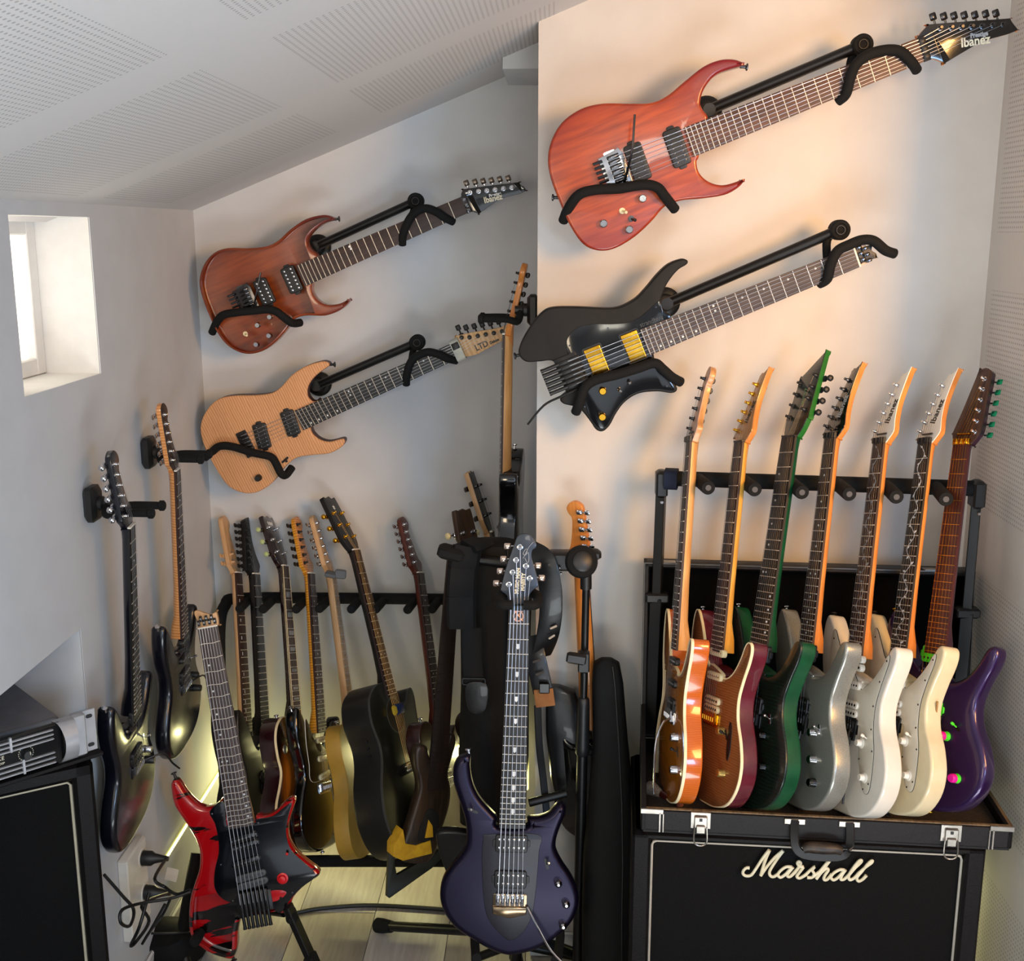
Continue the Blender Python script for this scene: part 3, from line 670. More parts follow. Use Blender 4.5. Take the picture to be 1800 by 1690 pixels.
o = root('velcro_neck_band', 'white and grey band wrapped round the neck of the natural maple wall guitar', 'strap', F.M @ T(0, yn + .012, 0))
MB().ring(rrect(.058, .036, .008), .0015, .0, -.012, .012).build('band', mat('white_hook_and_loop_band', '#c9c9bf', .8, col2='#a9aaa4'), o, Matrix.Rotation(math.pi / 2, 4, 'X'))
MB().bbox((-.012, 0, .019), (.018, .02, .002), .0006).build('patch', BLK, o)
# ---- upper right wall guitar, seven strings
z = ZM(940, 0, 2.093); F = wallframe(z(566, 525), z(1418, 185), 2.45); ln = lambda q: F.loc(z(*q))
yn = F.loc(z(1418, 185))[1]; yb = F.loc(z(298, 632))[1]
hq = lambda q: (ln(q)[0], ln(q)[1] - yn)
guitar(F, dict(label='glossy cherry and orange seven-string electric guitar at the top right', yend=0, ynut=yn, ybr=yb, wn=.048, we=.062, strings=7, bw=.060, osm=5, sr=.0006,
    outline=tr(F, z, [(772, 240), (765, 228), (730, 217), (680, 220), (620, 245), (550, 300), (490, 350), (430, 377), (350, 380), (250, 380), (170, 400), (100, 450), (60, 520), (48, 590), (60, 660), (90, 740), (130, 830), (180, 900), (240, 923), (300, 912), (370, 870), (430, 815), (480, 760), (540, 738), (620, 730), (700, 717), (750, 690), (774, 662), (768, 659), (740, 670), (690, 681), (640, 668), (606, 635), (597, 595), (605, 575), (620, 480), (638, 432), (617, 400), (610, 370), (628, 320), (672, 272), (755, 243)]),
    bodymat=RMAH2, bev=.006, neckmat=wood('amber_maple_wenge_neck', '#b9783c', '#8a5228', .35), fbmat=ROSEL, inlay='none', nut='lock', nutmat=BLK,
    head=head_tr(F, z, [(1410, 135), (1410, 135), (1425, 115), (1450, 90), (1450, 90), (1600, 78), (1748, 68), (1748, 68), (1757, 84), (1778, 110), (1778, 110), (1740, 126), (1650, 152), (1580, 190), (1510, 232), (1510, 232), (1470, 216), (1432, 216), (1432, 216)], yn),
    facemat=GBLK, headmat=MAPLEO, pegs=[(*hq(p), -1) for p in ((1490, 103), (1530, 102), (1568, 100), (1606, 98), (1645, 97), (1685, 93), (1723, 91))], pegmat=DCHR, btnmat=DCHR,
    logo=[('Ibanez', *hq((1620, 152)), .025, math.radians(90 - 13), LOGOW), ('Prestige', *hq((1634, 128)), .012, math.radians(90 - 13), LOGOS)],
    pickups=[(ln((522, 543)), 0, 'hb', BLK, DCHR, .078, 7), (ln((378, 598)), 0, 'hb', BLK, DCHR, .078, 7)], bridge=('floyd', yb, CHR, DCHR, 7, .060),
    arm=[(*ln((328, 675)), .012), (*ln((345, 600)), .035), (*ln((355, 540)), .045), (*ln((362, 430)), .05)], armmat=DCHR,
    knobs=[(ln((396, 731)), CHR, .0085, .014), (ln((253, 823)), CHR, .0085, .014), (ln((347, 845)), CHR, .0085, .014)],
    switches=[(ln((322, 776)), CREAM, CREAM, 0, False), (ln((355, 805)), DCHR, DCHR, 0, False)], straps=[(ln((768, 240)), (.5, 1, 0), DCHR), (ln((84, 726)), (-.4, -1, 0), DCHR)]))
hanger('black slanted hanger behind the cherry seven-string guitar', F, z, (640, 405), (1202, 167), ((1165, 220), (1160, 260)),
       [(1115, 372, -.004), (1145, 345, .010), (1160, 290, .018), (1180, 240, .018), (1225, 203, .015), (1290, 185, .014), (1345, 190, .016), (1385, 228, .012), (1405, 258, -.006)],
       [(105, 812, -.03), (125, 765, .0), (165, 715, .018), (230, 698, .022), (310, 694, .022), (400, 680, .022), (450, 690, .022), (480, 725, .016), (515, 770, -.015)])
# ---- black headless
z = ZM(900, 370, 2.5); F = wallframe(z(583, 580), z(1508, 206), 2.45); ln = lambda q: F.loc(z(*q))
yn = F.loc(z(1508, 206))[1]; yb = F.loc(z(262, 700))[1]
PGL = mat('smoky_gloss_pickguard', '#060608', .1, coat=.25, col2='#101115', scale=14)
guitar(F, dict(label='matte black headless electric guitar with gold pickups on the right wall', yend=0, ynut=yn, ybr=yb, wn=.044, we=.059, osm=5, sr=.0006, zbr=.018,
    outline=tr(F, z, [(774, 226), (765, 216), (745, 214), (690, 235), (640, 280), (590, 340), (540, 390), (470, 425), (400, 430), (290, 425), (180, 427), (130, 450), (80, 510), (40, 580), (29, 630), (60, 665), (120, 665), (165, 660), (185, 668), (200, 690), (235, 770), (245, 795), (212, 828), (225, 850), (270, 862), (305, 880), (345, 930), (370, 965), (400, 972), (430, 945), (460, 890), (500, 840), (560, 805), (640, 797), (700, 804), (725, 792), (718, 765), (680, 730), (650, 690), (628, 655), (620, 625), (600, 600), (650, 500), (700, 466), (665, 440), (652, 410), (665, 360), (690, 310), (730, 262), (765, 240)]),
    bodymat=MBLK, bev=.004, neckmat=wood('pale_headless_neck', '#a87748', '#95683c', .4), fbmat=ROSEG, inlay='offset', nut='nut', nutmat=WHT,
    head=head_tr(F, z, [(1500, 180), (1500, 180), (1515, 170), (1585, 150), (1585, 150), (1580, 175), (1600, 190), (1605, 208), (1605, 208), (1560, 222), (1530, 238), (1530, 238)], yn), facemat=BLK, headmat=MAPLEP, pegs=[],
    guard=tr(F, z, [(242, 600), (245, 560), (290, 515), (360, 500), (430, 500), (515, 492), (575, 460), (640, 402), (652, 410), (665, 445), (695, 468), (650, 510), (612, 620), (635, 690), (690, 745), (712, 780), (700, 795), (640, 786), (560, 795), (495, 830), (450, 885), (420, 940), (398, 958), (370, 945), (330, 885), (325, 850), (300, 780), (250, 640)]),
    guardmat=PGL, screws=tr(F, z, [(421, 518), (253, 594), (633, 425), (660, 475), (680, 772), (394, 945), (320, 862)]),
    pickups=[(ln((533, 597)), 0, 'cover', GOLD, GOLD, .062), (ln((372, 661)), 0, 'cover', GOLD, GOLD, .062)], bridge=('headless', yb, BLK, BLK, 6),
    knobs=[(ln((398, 792)), GOLD, .0085, .015), (ln((396, 905)), GOLD, .0085, .015)], switches=[(ln((460, 790)), CHR, CHR, .4), (ln((505, 765)), CHR, CHR, 1.2)],
    arm=[(*ln((285, 785)), .008), (*ln((215, 815)), .012), (*ln((140, 852)), .02), (*ln((70, 935)), .02)], armmat=MET, straps=[(ln((32, 640)), (-.2, -1, 0), BLK)]))
hb = root('headless_string_lock', 'small black string clamp on the tip of the headless wall guitar neck', 'string clamp', F.M @ T(0, yn + .02, .004)) if False else None
gr_ = [o for o in COL.objects if o.name.startswith('headstock')][-1]
mb = MB()
for i in range(6): q = hq((1543 + (i % 2) * 20, 182 + i * 0)) if False else (-.0165 + i * .0066, .012 + (i % 2) * .011); mb.bbox((q[0], q[1], .004), (.006, .012, .006), .001); mb.cyl((q[0], q[1], .006), (q[0], q[1], .0085), .002, n=8)
mb.build('string_lock', DCHR, gr_)
text('strandberg', .015, mat('grey_print', '#3b3b3d', .4), [o for o in COL.objects if o.name.startswith('pickguard')][-1], T(*ln((612, 487)), .0024) @ Matrix.Rotation(math.radians(88), 4, 'Z'), 'logo', sx=.8)
hanger('black slanted hanger behind the headless guitar', F, z, (680, 410), (1437, 86), ((1385, 130), (1385, 220)),
       [(1350, 322, -.006), (1385, 300, .010), (1400, 240, .018), (1430, 180, .018), (1480, 152, .016), (1540, 130, .014), (1590, 135, .014), (1640, 175, .008), (1680, 190, -.004)],
       [(280, 888, .006), (295, 850, .018), (320, 780, .022), (370, 745, .024), (460, 722, .024), (550, 695, .022), (625, 672, .02), (665, 700, .012), (705, 735, .0), (742, 755, -.015)])
# ---- purple-blue guitar on the centre stand
z = ZM(740, 1280, 4.12); z4 = ZM(740, 920, 3.52); z6 = ZM(680, 780, 4.97)
A = P(*z(660, 722), 2.244); B = P(*z4(607, 518), 2.345); F = Fr(A, B, V((.06, -1, .1))); ln = lambda q: F.loc(z(*q))
yn = (F.I @ B).y; yb = F.loc(z(640, 1250))[1]; hq = lambda q: (F.loc(z6(*q))[0], F.loc(z6(*q))[1] - yn)
CHAM = mat('purple_blue_satin_metallic', '#191026', .33, .75, .2, col2='#13112e', scale=300, coatr=.3)
CHAMD = mat('dark_purple_satin_top', '#0f0d17', .36, .3, .2, col2='#1a1825', scale=300, coatr=.3)
PHEAD = mat('dark_slate_metallic', '#2c3541', .35, .4, .2, col2='#28303b')
G5 = guitar(F, dict(label='dark purple-blue metallic electric guitar standing at the front centre', yend=0, ynut=yn, ybr=yb, wn=.0435, we=.057, osm=5, sr=.0008,
    outline=tr(F, z, [(350, 200), (335, 200), (300, 208), (258, 240), (232, 310), (235, 400), (270, 520), (310, 640), (328, 740), (325, 850), (285, 930), (220, 1010), (165, 1090), (137, 1190), (145, 1290), (190, 1390), (260, 1470), (380, 1550), (500, 1620), (610, 1658), (700, 1655), (820, 1625), (930, 1570), (1040, 1480), (1110, 1390), (1145, 1280), (1135, 1180), (1090, 1080), (1030, 990), (985, 900), (980, 830), (1005, 740), (1045, 640), (1052, 590), (1032, 562), (1000, 557), (970, 582), (930, 628), (860, 655), (775, 665), (760, 720), (560, 720), (552, 660), (500, 600), (430, 520), (380, 420), (358, 300), (360, 215)]),
    bodymat=CHAM, bev=.014, bseg=6, neckmat=PHEAD, fbmat=EBONY, inlay='shield', nut='nut', nutmat=BLK,
    head=[hq(p) for p in ((1062, 1420), (1062, 1420), (1050, 1330), (1000, 1290), (1000, 1250), (1040, 1090), (1085, 960), (1115, 880), (1140, 815), (1180, 789), (1235, 792), (1280, 825), (1307, 880), (1300, 912), (1272, 932), (1265, 990), (1290, 1080), (1318, 1200), (1320, 1250), (1280, 1280), (1245, 1330), (1240, 1420), (1240, 1420))], headmat=PHEAD,
    pegs=[(*hq(p), s) for p, s in (((1067, 1232), -1), ((1100, 1125), -1), ((1130, 1018), -1), ((1163, 905), -1), ((1215, 1070), 1), ((1248, 1178), 1))], btnmat=mat('warm_chrome_button', '#d8c2b4', .2, .9),
    logo=[('MUSIC MAN', *hq((1142, 1200)), .0115, math.radians(88), LOGOW), ('MAJESTY', *hq((1190, 1210)), .011, math.radians(88), LOGOW)],
    pickups=[(ln((655, 835)), 0, 'hb', BLK, CHR), (ln((648, 1095)), 0, 'hb', BLK, CHR)],
    knobs=[(ln((993, 1120)), CHR, .0085, .018, 'dome'), (ln((1050, 1270)), CHR, .0085, .018, 'dome'), (ln((1028, 1425)), CHR, .0085, .018, 'dome')],
    switches=[(ln((910, 985)), BLK, CHR, .3), (ln((375, 600)), BLK, CHR, 1.2)], straps=[(ln((348, 205)), (-.2, 1, 0), CHR)],
    bridge=('hard', yb, mat('nickel_bridge_plate', '#8d7a63', .2, .95), CHR, 6),
    arm=[(*ln((768, 1290)), .008), (*ln((830, 1390)), .025), (*ln((940, 1570)), .035), (*ln((1075, 1695)), .04)]))
bd = [o for o in G5.children if o.name.startswith('bridge')][0]
MB().prism([(a, b) for a, b in [(-.037, .0), (.037, .0), (.036, -.016), (.004, -.024), (-.004, -.024), (-.036, -.016)]], 0, .008, .003).build('bridge_cover', mat('nickel_bridge_cover', '#9a8468', .16, .95), bd, T(0, -.012, 0))
MB().prism(sm2(tr(F, z, [(450, 800), (480, 772), (850, 772), (855, 900), (830, 1200), (800, 1370), (740, 1480), (650, 1540), (560, 1480), (480, 1370), (450, 1200), (440, 950)]), 4), -.004, .0012, .001).build('recessed_top_panel', CHAMD, G5)
mb = MB(); fb5 = [o for o in G5.children if o.name.startswith('fretboard')][0]; c5 = F.loc(z4(601, 573))
mb.ring(dot2(c5, .0115, 24), 0, .0022, .0078, .0088)
for a, b in (((-.010, -.010), (.008, .012)), ((.010, -.010), (-.008, .012)), ((-.004, -.012), (-.004, .012)), ((.004, -.012), (.004, .012)), ((-.010, .010), (-.004, .010)), ((.010, .010), (.004, .010))): mb.tube([(c5[0] + a[0], c5[1] + a[1], .0083), (c5[0] + b[0], c5[1] + b[1], .0083)], .0009, 5)
mb.build('emblem_inlay', mat('copper_pearl', '#d9a58c', .3, .3), fb5)
mb = MB(); c = [hq(p) for p in ((1280, 860), (1240, 905), (1200, 985), (1190, 1000), (1225, 940), (1215, 920), (1190, 960), (1210, 975), (1235, 950), (1240, 1020), (1225, 1040), (1205, 1000))]
mb.tube([(a, b, .0016) for a, b in c], .0006, 5, 3).build('signature', LOGOS, [o for o in G5.children if o.name.startswith('headstock')][0])
# ---- red and black headless guitar, front left
z = ZM(270, 1060, 2.684); A = P(*z(417, 1055), 2.50); B = P(*z(258, 117), 2.60); F = Fr(A, B, V((.10, -1, .12))); ln = lambda q: F.loc(z(*q))
yn = (F.I @ B).y; yb = F.loc(z(485, 1402))[1]
REDC = mat('red_black_swirl_gloss', '#a8040d', .18, 0, 1, col2='#0d0506', scale=5, stretch=(1.0, 5.5, 1), lo=.55, hi=.565, coatr=.03)
G6 = guitar(F, dict(label='red and black swirl headless seven-string guitar at the front left', yend=0, ynut=yn, ybr=yb, wn=.048, we=.062, osm=5, strings=7, bw=.062, sr=.0007, wavy=True, zbr=.018,
    outline=tr(F, z, [(97, 835), (82, 850), (79, 880), (95, 960), (140, 1030), (190, 1110), (214, 1180), (212, 1260), (190, 1330), (170, 1400), (163, 1480), (165, 1550), (185, 1600), (250, 1652), (320, 1680), (368, 1685), (390, 1640), (394, 1560), (405, 1505), (420, 1460), (560, 1440), (580, 1448), (602, 1472), (638, 1450), (660, 1392), (720, 1332), (778, 1292), (772, 1265), (720, 1225), (670, 1180), (638, 1120), (635, 1050), (655, 980), (667, 940), (652, 923), (620, 943), (570, 990), (520, 1010), (480, 1008), (470, 1030), (340, 1000), (325, 930), (290, 958), (240, 968), (195, 948), (150, 900), (120, 852)]),
    bodymat=REDC, bev=.011, bseg=5, neckmat=MAPLEP, fbmat=ROSEG, inlay='offset', nut='nut', fretmat=FRT,
    head=head_tr(F, z, [(210, 122), (210, 122), (205, 85), (191, 48), (205, 36), (240, 48), (270, 54), (296, 40), (296, 40), (304, 75), (306, 106), (306, 106)], yn), pegs=[], headmat=MAPLEP,
    guard=tr(F, z, [(325, 935), (265, 985), (290, 1040), (305, 1110), (308, 1180), (290, 1260), (288, 1340), (320, 1392), (370, 1415), (410, 1400), (550, 1390), (562, 1438), (600, 1462), (645, 1400), (700, 1342), (764, 1286), (700, 1217), (645, 1160), (625, 1080), (638, 1000), (652, 945), (620, 962), (560, 1008), (482, 1022), (476, 1040), (356, 1062), (340, 990)]),
    guardmat=mat('gloss_black_acrylic_guard', '#06070a', .15, coat=.25, col2='#0a0c14', scale=10), screws=tr(F, z, [(277, 995), (318, 1235), (495, 1038), (740, 1280), (655, 1367), (375, 1405)]), screwmat=CHR,
    pickups=[(ln((427, 1128)), .1, 'rings', GBLK, CHR, .072, 7), (ln((436, 1222)), .1, 'sc', GBLK, CHR, .072, 7), (ln((465, 1305)), .1, 'rings', GREYP, CHR, .076, 7)], bridge=('headless', yb, BLK, BLK, 7, .062),
    knobs=[(ln((609, 1300)), mat('red_knob_plastic', '#d80f1c', .3), .0105, .012, 'hat')], switches=[(ln((630, 1190)), CHR, mat('red_tip', '#e03030', .4), .4)],
    straps=[(ln((93, 832)), (-.25, 1, 0), BLK), (ln((366, 1684)), (.1, -1, 0), BLK)]))
h6 = [o for o in G6.children if o.name.startswith('headstock')][0]; mb = MB()
for i in range(7): mb.bbox((-.0195 + i * .0065, .014 + (i % 2) * .010, .004), (.006, .014, .006), .001)
mb.build('string_lock', BLK, h6); mb = MB()
for i in range(7): mb.cyl((-.0195 + i * .0065, .014 + (i % 2) * .010, .006), (-.0195 + i * .0065, .014 + (i % 2) * .010, .0085), .0022, n=10)
mb.build('clamp_screw', CHR, h6)
MB().prism(sm2(tr(F, z, [(548, 1362), (600, 1355), (628, 1366), (610, 1390), (598, 1385), (590, 1402), (552, 1408)]), 3), .0015, .0024, .0003).build('red_inset', mat('red_inset_print', '#c40d18', .2, coat=.8), [o for o in G6.children if o.name.startswith('pickguard')][0])
pg6 = [o for o in G6.children if o.name.startswith('pickguard')][0]
text('JACOB ADLER', .014, mat('dim_grey_print', '#3a3d44', .5), pg6, T(*ln((308, 1055)), .0022) @ Matrix.Rotation(math.radians(83), 4, 'Z'), 'printed_name') if False else None
text('strandberg', .011, mat('dim_grey_print', '#4a4d54', .5), pg6, T(*ln((333, 1010)), .0022) @ Matrix.Rotation(math.radians(88), 4, 'Z'), 'logo')
# ------------------------------------------------------------ guitars standing in the two racks
def rackg(bot, Yb, nut, Yn, yaw, S, lean=None):
    A = P(*bot, Yb); B = P(*nut, Yn); S.setdefault('ynut', .838); S.setdefault('ybr', .19)
    if S.get('outline') in (TELE, LESP): S['straps'] = [((-.082, .388), (-.2, 1, 0), CHR), ((0, 0), (0, -1, 0), CHR)]
    if S.get('outline') is ACO: S['straps'] = [((0, 0), (0, -1, 0), BLK)]
    F = Fr(A, B, yawn(yaw), S['ynut']); Sc = S['ynut'] - S['ybr']
    S.setdefault('yend', S['ybr'] + Sc * 2 ** (-(S.pop('nfr', 24) + .6) / 12)); S['sr'] = .00030; S.setdefault('strmat', STRD); S.setdefault('zbr', .0115)
    return guitar(F, S)
yb_ = .19
HSH = lambda m, pm: [((0, .345), 0, 'hb', m, pm), ((0, .285), 0, 'sc', m, pm), ((0, .225), 0, 'hb', m, pm)]
GR = 'guitars upright in the case on the speaker cabinet'
SB = [((-.148, .428), (-.4, 1, 0), CHR), ((0, 0), (0, -1, 0), CHR)]
TRT = mat('amber_tiger_flame_top', '#8a4a12', .2, coat=1, col2='#c4791f', scale=110, stretch=(.25, 1, .25), kind='wave', lo=0, hi=1, burst=('#6f3a10', 0, .2, .2, .3, .5, 1.1))
ORS = flame('orange_flamed_side', '#b4500e', '#cc6a1a', .2, .6, 90)
IB = dict(head=IBH, pegs=IBP, tilt=11, nut='lock', retainer=.022, neckmat=MAPLEO, headmat=MAPLEO, group=GR, outline=STRAT, bev=.006)
def sp(**k): d = dict(IB); d.update(k); return d
cp = .262
rackg((1170, 1404), 2.20, (1214, 777), 2.40, 84, sp(label='amber flamed-top guitar with orange sides and cream binding, leftmost in the case', bodymat=TRT, sidemat=ORS, binding=CRMB, bev=.004, fbmat=ROSE, inlay='none',
    neckmat=MAPLE, head=FEN, pegs=FENP, headmat=wood('honey_maple_headstock', '#cf9a62', '#b98248', .35, .3), facemat=wood('pink_maple_face', '#c9a08a', '#b58a74', .4), pickups=[((0, .32), 0, 'sc', BLK, CHR), ((0, .268), 0, 'sc', BLK, CHR), ((0, .215), 0, 'hb', BLK, CHR)], bridge=('trem', yb_, CHR, CHR, 6),
    knobs=[((.080, .155), CHR, .0095, .016), ((.095, .085), CHR, .0095, .016)], switches=[((.095, .125), BLK, BLK, .5)], straps=SB, nutmat=BLK, btnmat=DCHR, pegmat=DCHR,
    arm=[(.034, yb_, .01), (.05, yb_ - .01, .03), (.06, yb_ - .06, .045), (.055, yb_ - .17, .04)]))
BRT = mat('brown_flamed_maple_top', '#7a4a26', .28, coat=.7, col2='#96623a', scale=55, stretch=(.25, 1, .25), kind='wave', lo=0, hi=1, burst=('#5e3320', 0, .2, .22, .34, .5, 1.1))
G2 = rackg((1236, 1410), 2.19, (1302, 778), 2.39, 72, sp(label='brown flamed-top guitar with maroon sides, cream binding and gold tuners in the case', bodymat=BRT, sidemat=mat('maroon_body_sides', '#4f1420', .25, coat=.8, col2='#5c1a28'), binding=CRMB, bev=.004,
    neckmat=wood('golden_maple_neck', '#e0aa4c', '#c98f36', .3, .4), fbmat=ROSE, inlay='none', nut='nut', nutmat=BLK, retainer=0, facemat=wood('brown_maple_face', '#a87a48', '#8f6236', .3, .5), headmat=MAPLEO, pegmat=GOLD,
    pickups=[((0, .345), 0, 'sc', CREAM, CHR), ((0, .29), 0, 'sc', CREAM, CHR), ((0, .225), 0, 'rings', CREAM, DCHR)], bridge=('trem', yb_, GOLD, GOLD, 6),
    knobs=[((.062, .175), mat('gold_knob', '#cfae62', .25, .8), .0095, .016), ((.085, .085), mat('gold_knob', '#cfae62'), .0095, .016)], switches=[((.08, .17), BLK, BLK, .5)], straps=SB, logo=[('Ibanez', .006, .075, .024, math.radians(78), LOGOB)]))
MB().prism(sm2([(.092, .20), (.104, .19), (.107, .14), (.098, .115), (.090, .13), (.088, .17)], 3), .0002, .0014, .0005).build('control_slot', BLK, G2)
GRT = mat('dark_green_stained_top', '#04140e', .3, coat=.5, col2='#082018', scale=40, stretch=(.3, 1, .3), kind='wave')
GRS = mat('satin_green_sides', '#0c5230', .38, .25, .2, col2='#0a4528')
H8 = [(-.025, 0), (-.025, 0), (-.034, .02), (-.040, .05), (-.040, .05), (-.036, .15), (-.036, .15), (.026, .205), (.030, .205), (.030, .205), (.044, .055), (.044, .055), (.036, .02), (.025, 0), (.025, 0)]
rackg((1297, 1412), 2.17, (1390, 769), 2.38, 68, sp(label='dark green eight-string guitar with pointed green headstock in the case', bodymat=GRT, sidemat=GRS, bev=.007, neckmat=GRS, fbmat=EBONY, inlay='offset', strings=8, wn=.054, we=.068, bw=.068,
    nut='nut', nutmat=BLK, retainer=0, head=H8, headmat=mat('green_headstock_edge', '#1f6a22', .35, .1), facemat=GRT, pegs=[(-.028 + .001 * i, .05 + .028 * i, -1) for i in range(4)] + [(.028 - .001 * i, .15 - .028 * i, 1) for i in range(4)], pegmat=BLK,
    btn='round', pickups=[((0, .34), 0, 'hb', BLK, BLK, .085, 8), ((0, .225), 0, 'hb', BLK, BLK, .085, 8)], bridge=('hard', yb_, BLK, BLK, 8, .068),
    knobs=[((.062, .165), DCHR, .0085, .014), ((.080, .10), DCHR, .0085, .014)], switches=[((.078, .205), CHR, CHR, .3)], straps=SB, logo=[('STRICTLY 7', .004, .10, .013, math.radians(95), LOGOS)] if False else [('Strictly 7', .004, .10, .013, math.radians(95), mat('green_print', '#3f7a4c', .4))]))
SILV = mat('silver_sparkle_paint', '#a9aaa3', .3, .6, .5, col2='#8f9089', scale=600)
rackg((1388, 1415), 2.16, (1462, 771), 2.37, 72, sp(label='silver guitar with black headstock and rosewood neck in the case', bodymat=SILV, fbmat=ROSE, inlay='dots', inlaymat=PEARL, nutmat=BLK, facemat=GBLK,
    pickups=[((0, .345), 0, 'hb', BLK, CHR), ((0, .225), 0, 'hb', BLK, CHR)], bridge=('floyd', yb_, BLK, DCHR, 6), pegmat=DCHR, knobs=[((.070, .175), CHR, .0095, .016), ((.082, .118), CHR, .0095, .016), ((.092, .07), DCHR, .0095, .016)],
    switches=[((.088, .185), CHR, CHR, .3)], straps=SB, logo=[('Ibanez', .008, .078, .024, math.radians(80), LOGOS)]))
GUARD = [(-.03, .345), (-.05, .335), (-.075, .37), (-.098, .40), (-.108, .39), (-.108, .33), (-.10, .27), (-.085, .245), (-.055, .23), (-.05, .20), (.045, .20), (.05, .17), (.062, .12), (.080, .075), (.100, .062), (.112, .08), (.112, .15), (.100, .20), (.098, .25), (.112, .30), (.128, .34), (.132, .362), (.124, .363), (.105, .335), (.075, .303), (.05, .285), (.03, .282)]
GSC = [(.124, .352), (.106, .305), (.092, .25), (.094, .20), (.106, .155), (.106, .085), (.088, .07), (.060, .13), (-.1, .38), (-.1, .28)]
def white(bot, nut, Yb, Yn, yaw, body, side, label, vine):
    return rackg(bot, Yb, nut, Yn, yaw, sp(label=label, bodymat=body, fbmat=EBONY if vine == 2 else ROSE, inlay='vine', inlaymat=PGREY if vine == 1 else PEARL, nutmat=BLK, facemat=WHT, pegmat=CHR,
        guard=GUARD, guardmat=mat('white_pickguard', '#d8d2c2', .25, coat=.6, col2='#d2ccbc'), guardedge=BLK, screws=GSC,
        pickups=[((0, .335), 0, 'rings', WHT, DCHR), ((0, .285), 0, 'sc', WHT, DCHR), ((0, .232), 0, 'rings', WHT, DCHR)], bridge=('floyd', yb_, BLK, DCHR, 6),
        knobs=[((.062, .165), WHT, .009, .015, 'hat'), ((.088, .095), WHT, .009, .015, 'hat')], switches=[((.080, .178), BLK, WHT, .3)], straps=[((-.148, .428), (-.4, 1, 0), BLK), ((0, 0), (0, -1, 0), BLK)],
        logo=[('Ibanez', .008, .078, .026, math.radians(80), LOGOB)], arm=[(.034, yb_, .01), (.045, yb_ - .01, .025), (.06, yb_ - .06, .03), (.062, yb_ - .16, .03)] if vine == 1 else None, armmat=BLK))
WB = mat('gloss_white_body', '#dcd7cc', .2, coat=.6, col2='#d8d2c6'); CB = mat('aged_cream_white_body', '#d8cba9', .25, coat=.5, col2='#d2c49f')
white((1474, 1428), (1548, 780), 2.14, 2.36, 73, WB, WB, 'white guitar with grey vine inlay on a brown fretboard in the case', 1)
white((1547, 1424), (1628, 780), 2.13, 2.35, 72, CB, CB, 'cream-white guitar with bright vine inlay on a black fretboard in the case', 2)
PUR = mat('deep_purple_metallic', '#2e1048', .3, .5, .6, col2='#281040', scale=500); PN = wood('purple_brown_neck', '#3c1526', '#2c0f20', .3, .4)
NGR = mat('neon_green_plastic', '#4fe02a', .4); NPK = mat('neon_pink_plastic', '#e8169a', .4); GTU = mat('metallic_green_button', '#1f9a6a', .25, .7)
MIR = lambda o: [(-x_, y_) for x_, y_ in o]
G7 = rackg((1612, 1418), 2.12, (1692, 782), 2.34, 57, sp(label='purple guitar with green tuners and pink and green knobs, rightmost in the case', bodymat=PUR, bev=.012, bseg=5, fbmat=wood('red_brown_board', '#4a1d18', '#341210', .45), fretmat=GFRT, inlay='none', neckmat=PN,
    head=[(-.024, 0), (-.024, 0), (-.03, .012), (-.036, .03), (-.036, .03), (-.024, .09), (-.008, .19), (-.008, .19), (.01, .195), (.028, .185), (.032, .17), (.036, .10), (.042, .04), (.036, .02), (.024, 0), (.024, 0)],
    facemat=wood('wenge_striped_face', '#5a3a2a', '#2e1b16', .4), headmat=PN, pegs=[(.026 - .0022 * i, .030 + .027 * i, 1) for i in range(6)], order=[5, 4, 3, 2, 1, 0], btnmat=GTU, nutmat=GOLD, retainer=.025,
    pickups=[((0, .345), 0, 'hb', NGR, BLK), ((0, .225), 0, 'hb', NGR, BLK)], bridge=('floyd', yb_, BLK, GOLD, 6), strmat=GOLD,
    knobs=[((.055, .17), NGR, .0105, .013), ((.095, .085), NGR, .0105, .010)], switches=[((.078, .195), DCHR, NGR, .9)], straps=[((-.148, .428), (-.4, 1, 0), GOLD), ((.02, .004), (0, -1, 0), GOLD)],
    arm=[(.036, yb_ - .005, .01), (.05, yb_ - .01, .03), (.060, yb_ + .01, .05), (.075, yb_ + .055, .07)], armmat=wood('antique_gold_arm', '#a87a34', '#8e6428', .4)))
for c, h in (((.055, .17), .013), ((.095, .085), .010)): MB().lathe((c[0], c[1], h), (0, 0, 1), [(0, .0102), (.009, .0098), (.012, .008)], 20).build('knob', NPK, G7)['label'] = 'pink upper half of a knob'
# ---- left rack
GL = 'guitars in the black rack at the back left'
LI = dict(neckmat=MAPLEP, fbmat=ROSE, head=FEN, pegs=FENP, tilt=9, nut='nut', bodymat=SBLK, outline=STRAT, group=GL, straps=SB)
def sl(**k): d = dict(LI); d.update(k); return d
YN, YB_ = 3.06, 2.80
rackg((446, 1492), YB_, (417, 1008), YN, -80, sl(label='black guitar with plain maple paddle headstock, first from the left in the back rack', inlay='offsetrect', pegs=[(-.027, .034, -1), (-.0258, .059, -1)], pegmat=MAPLEP, nostrings=True, bridge=('hard', yb_, BLK, BLK, 6), pickups=[((0, .225), 0, 'hb', BLK, BLK)]))
rackg((476, 1498), YB_, (448, 1010), YN, -76, sl(label='all-black guitar with black tuners, second from the left in the back rack', neckmat=SBLK, fbmat=EBONY, inlay='none', pegmat=BLK, btnmat=BLK, head=[(x_ * 1.1, y_ * 1.05) for x_, y_ in IBH], pegs=[(-.03 + .005 * i, .03 + .022 * i, -1) for i in range(7)], strings=7, bridge=('hard', yb_, BLK, BLK, 7), strmat=DCHR, pickups=[((0, .225), 0, 'hb', BLK, BLK)]))
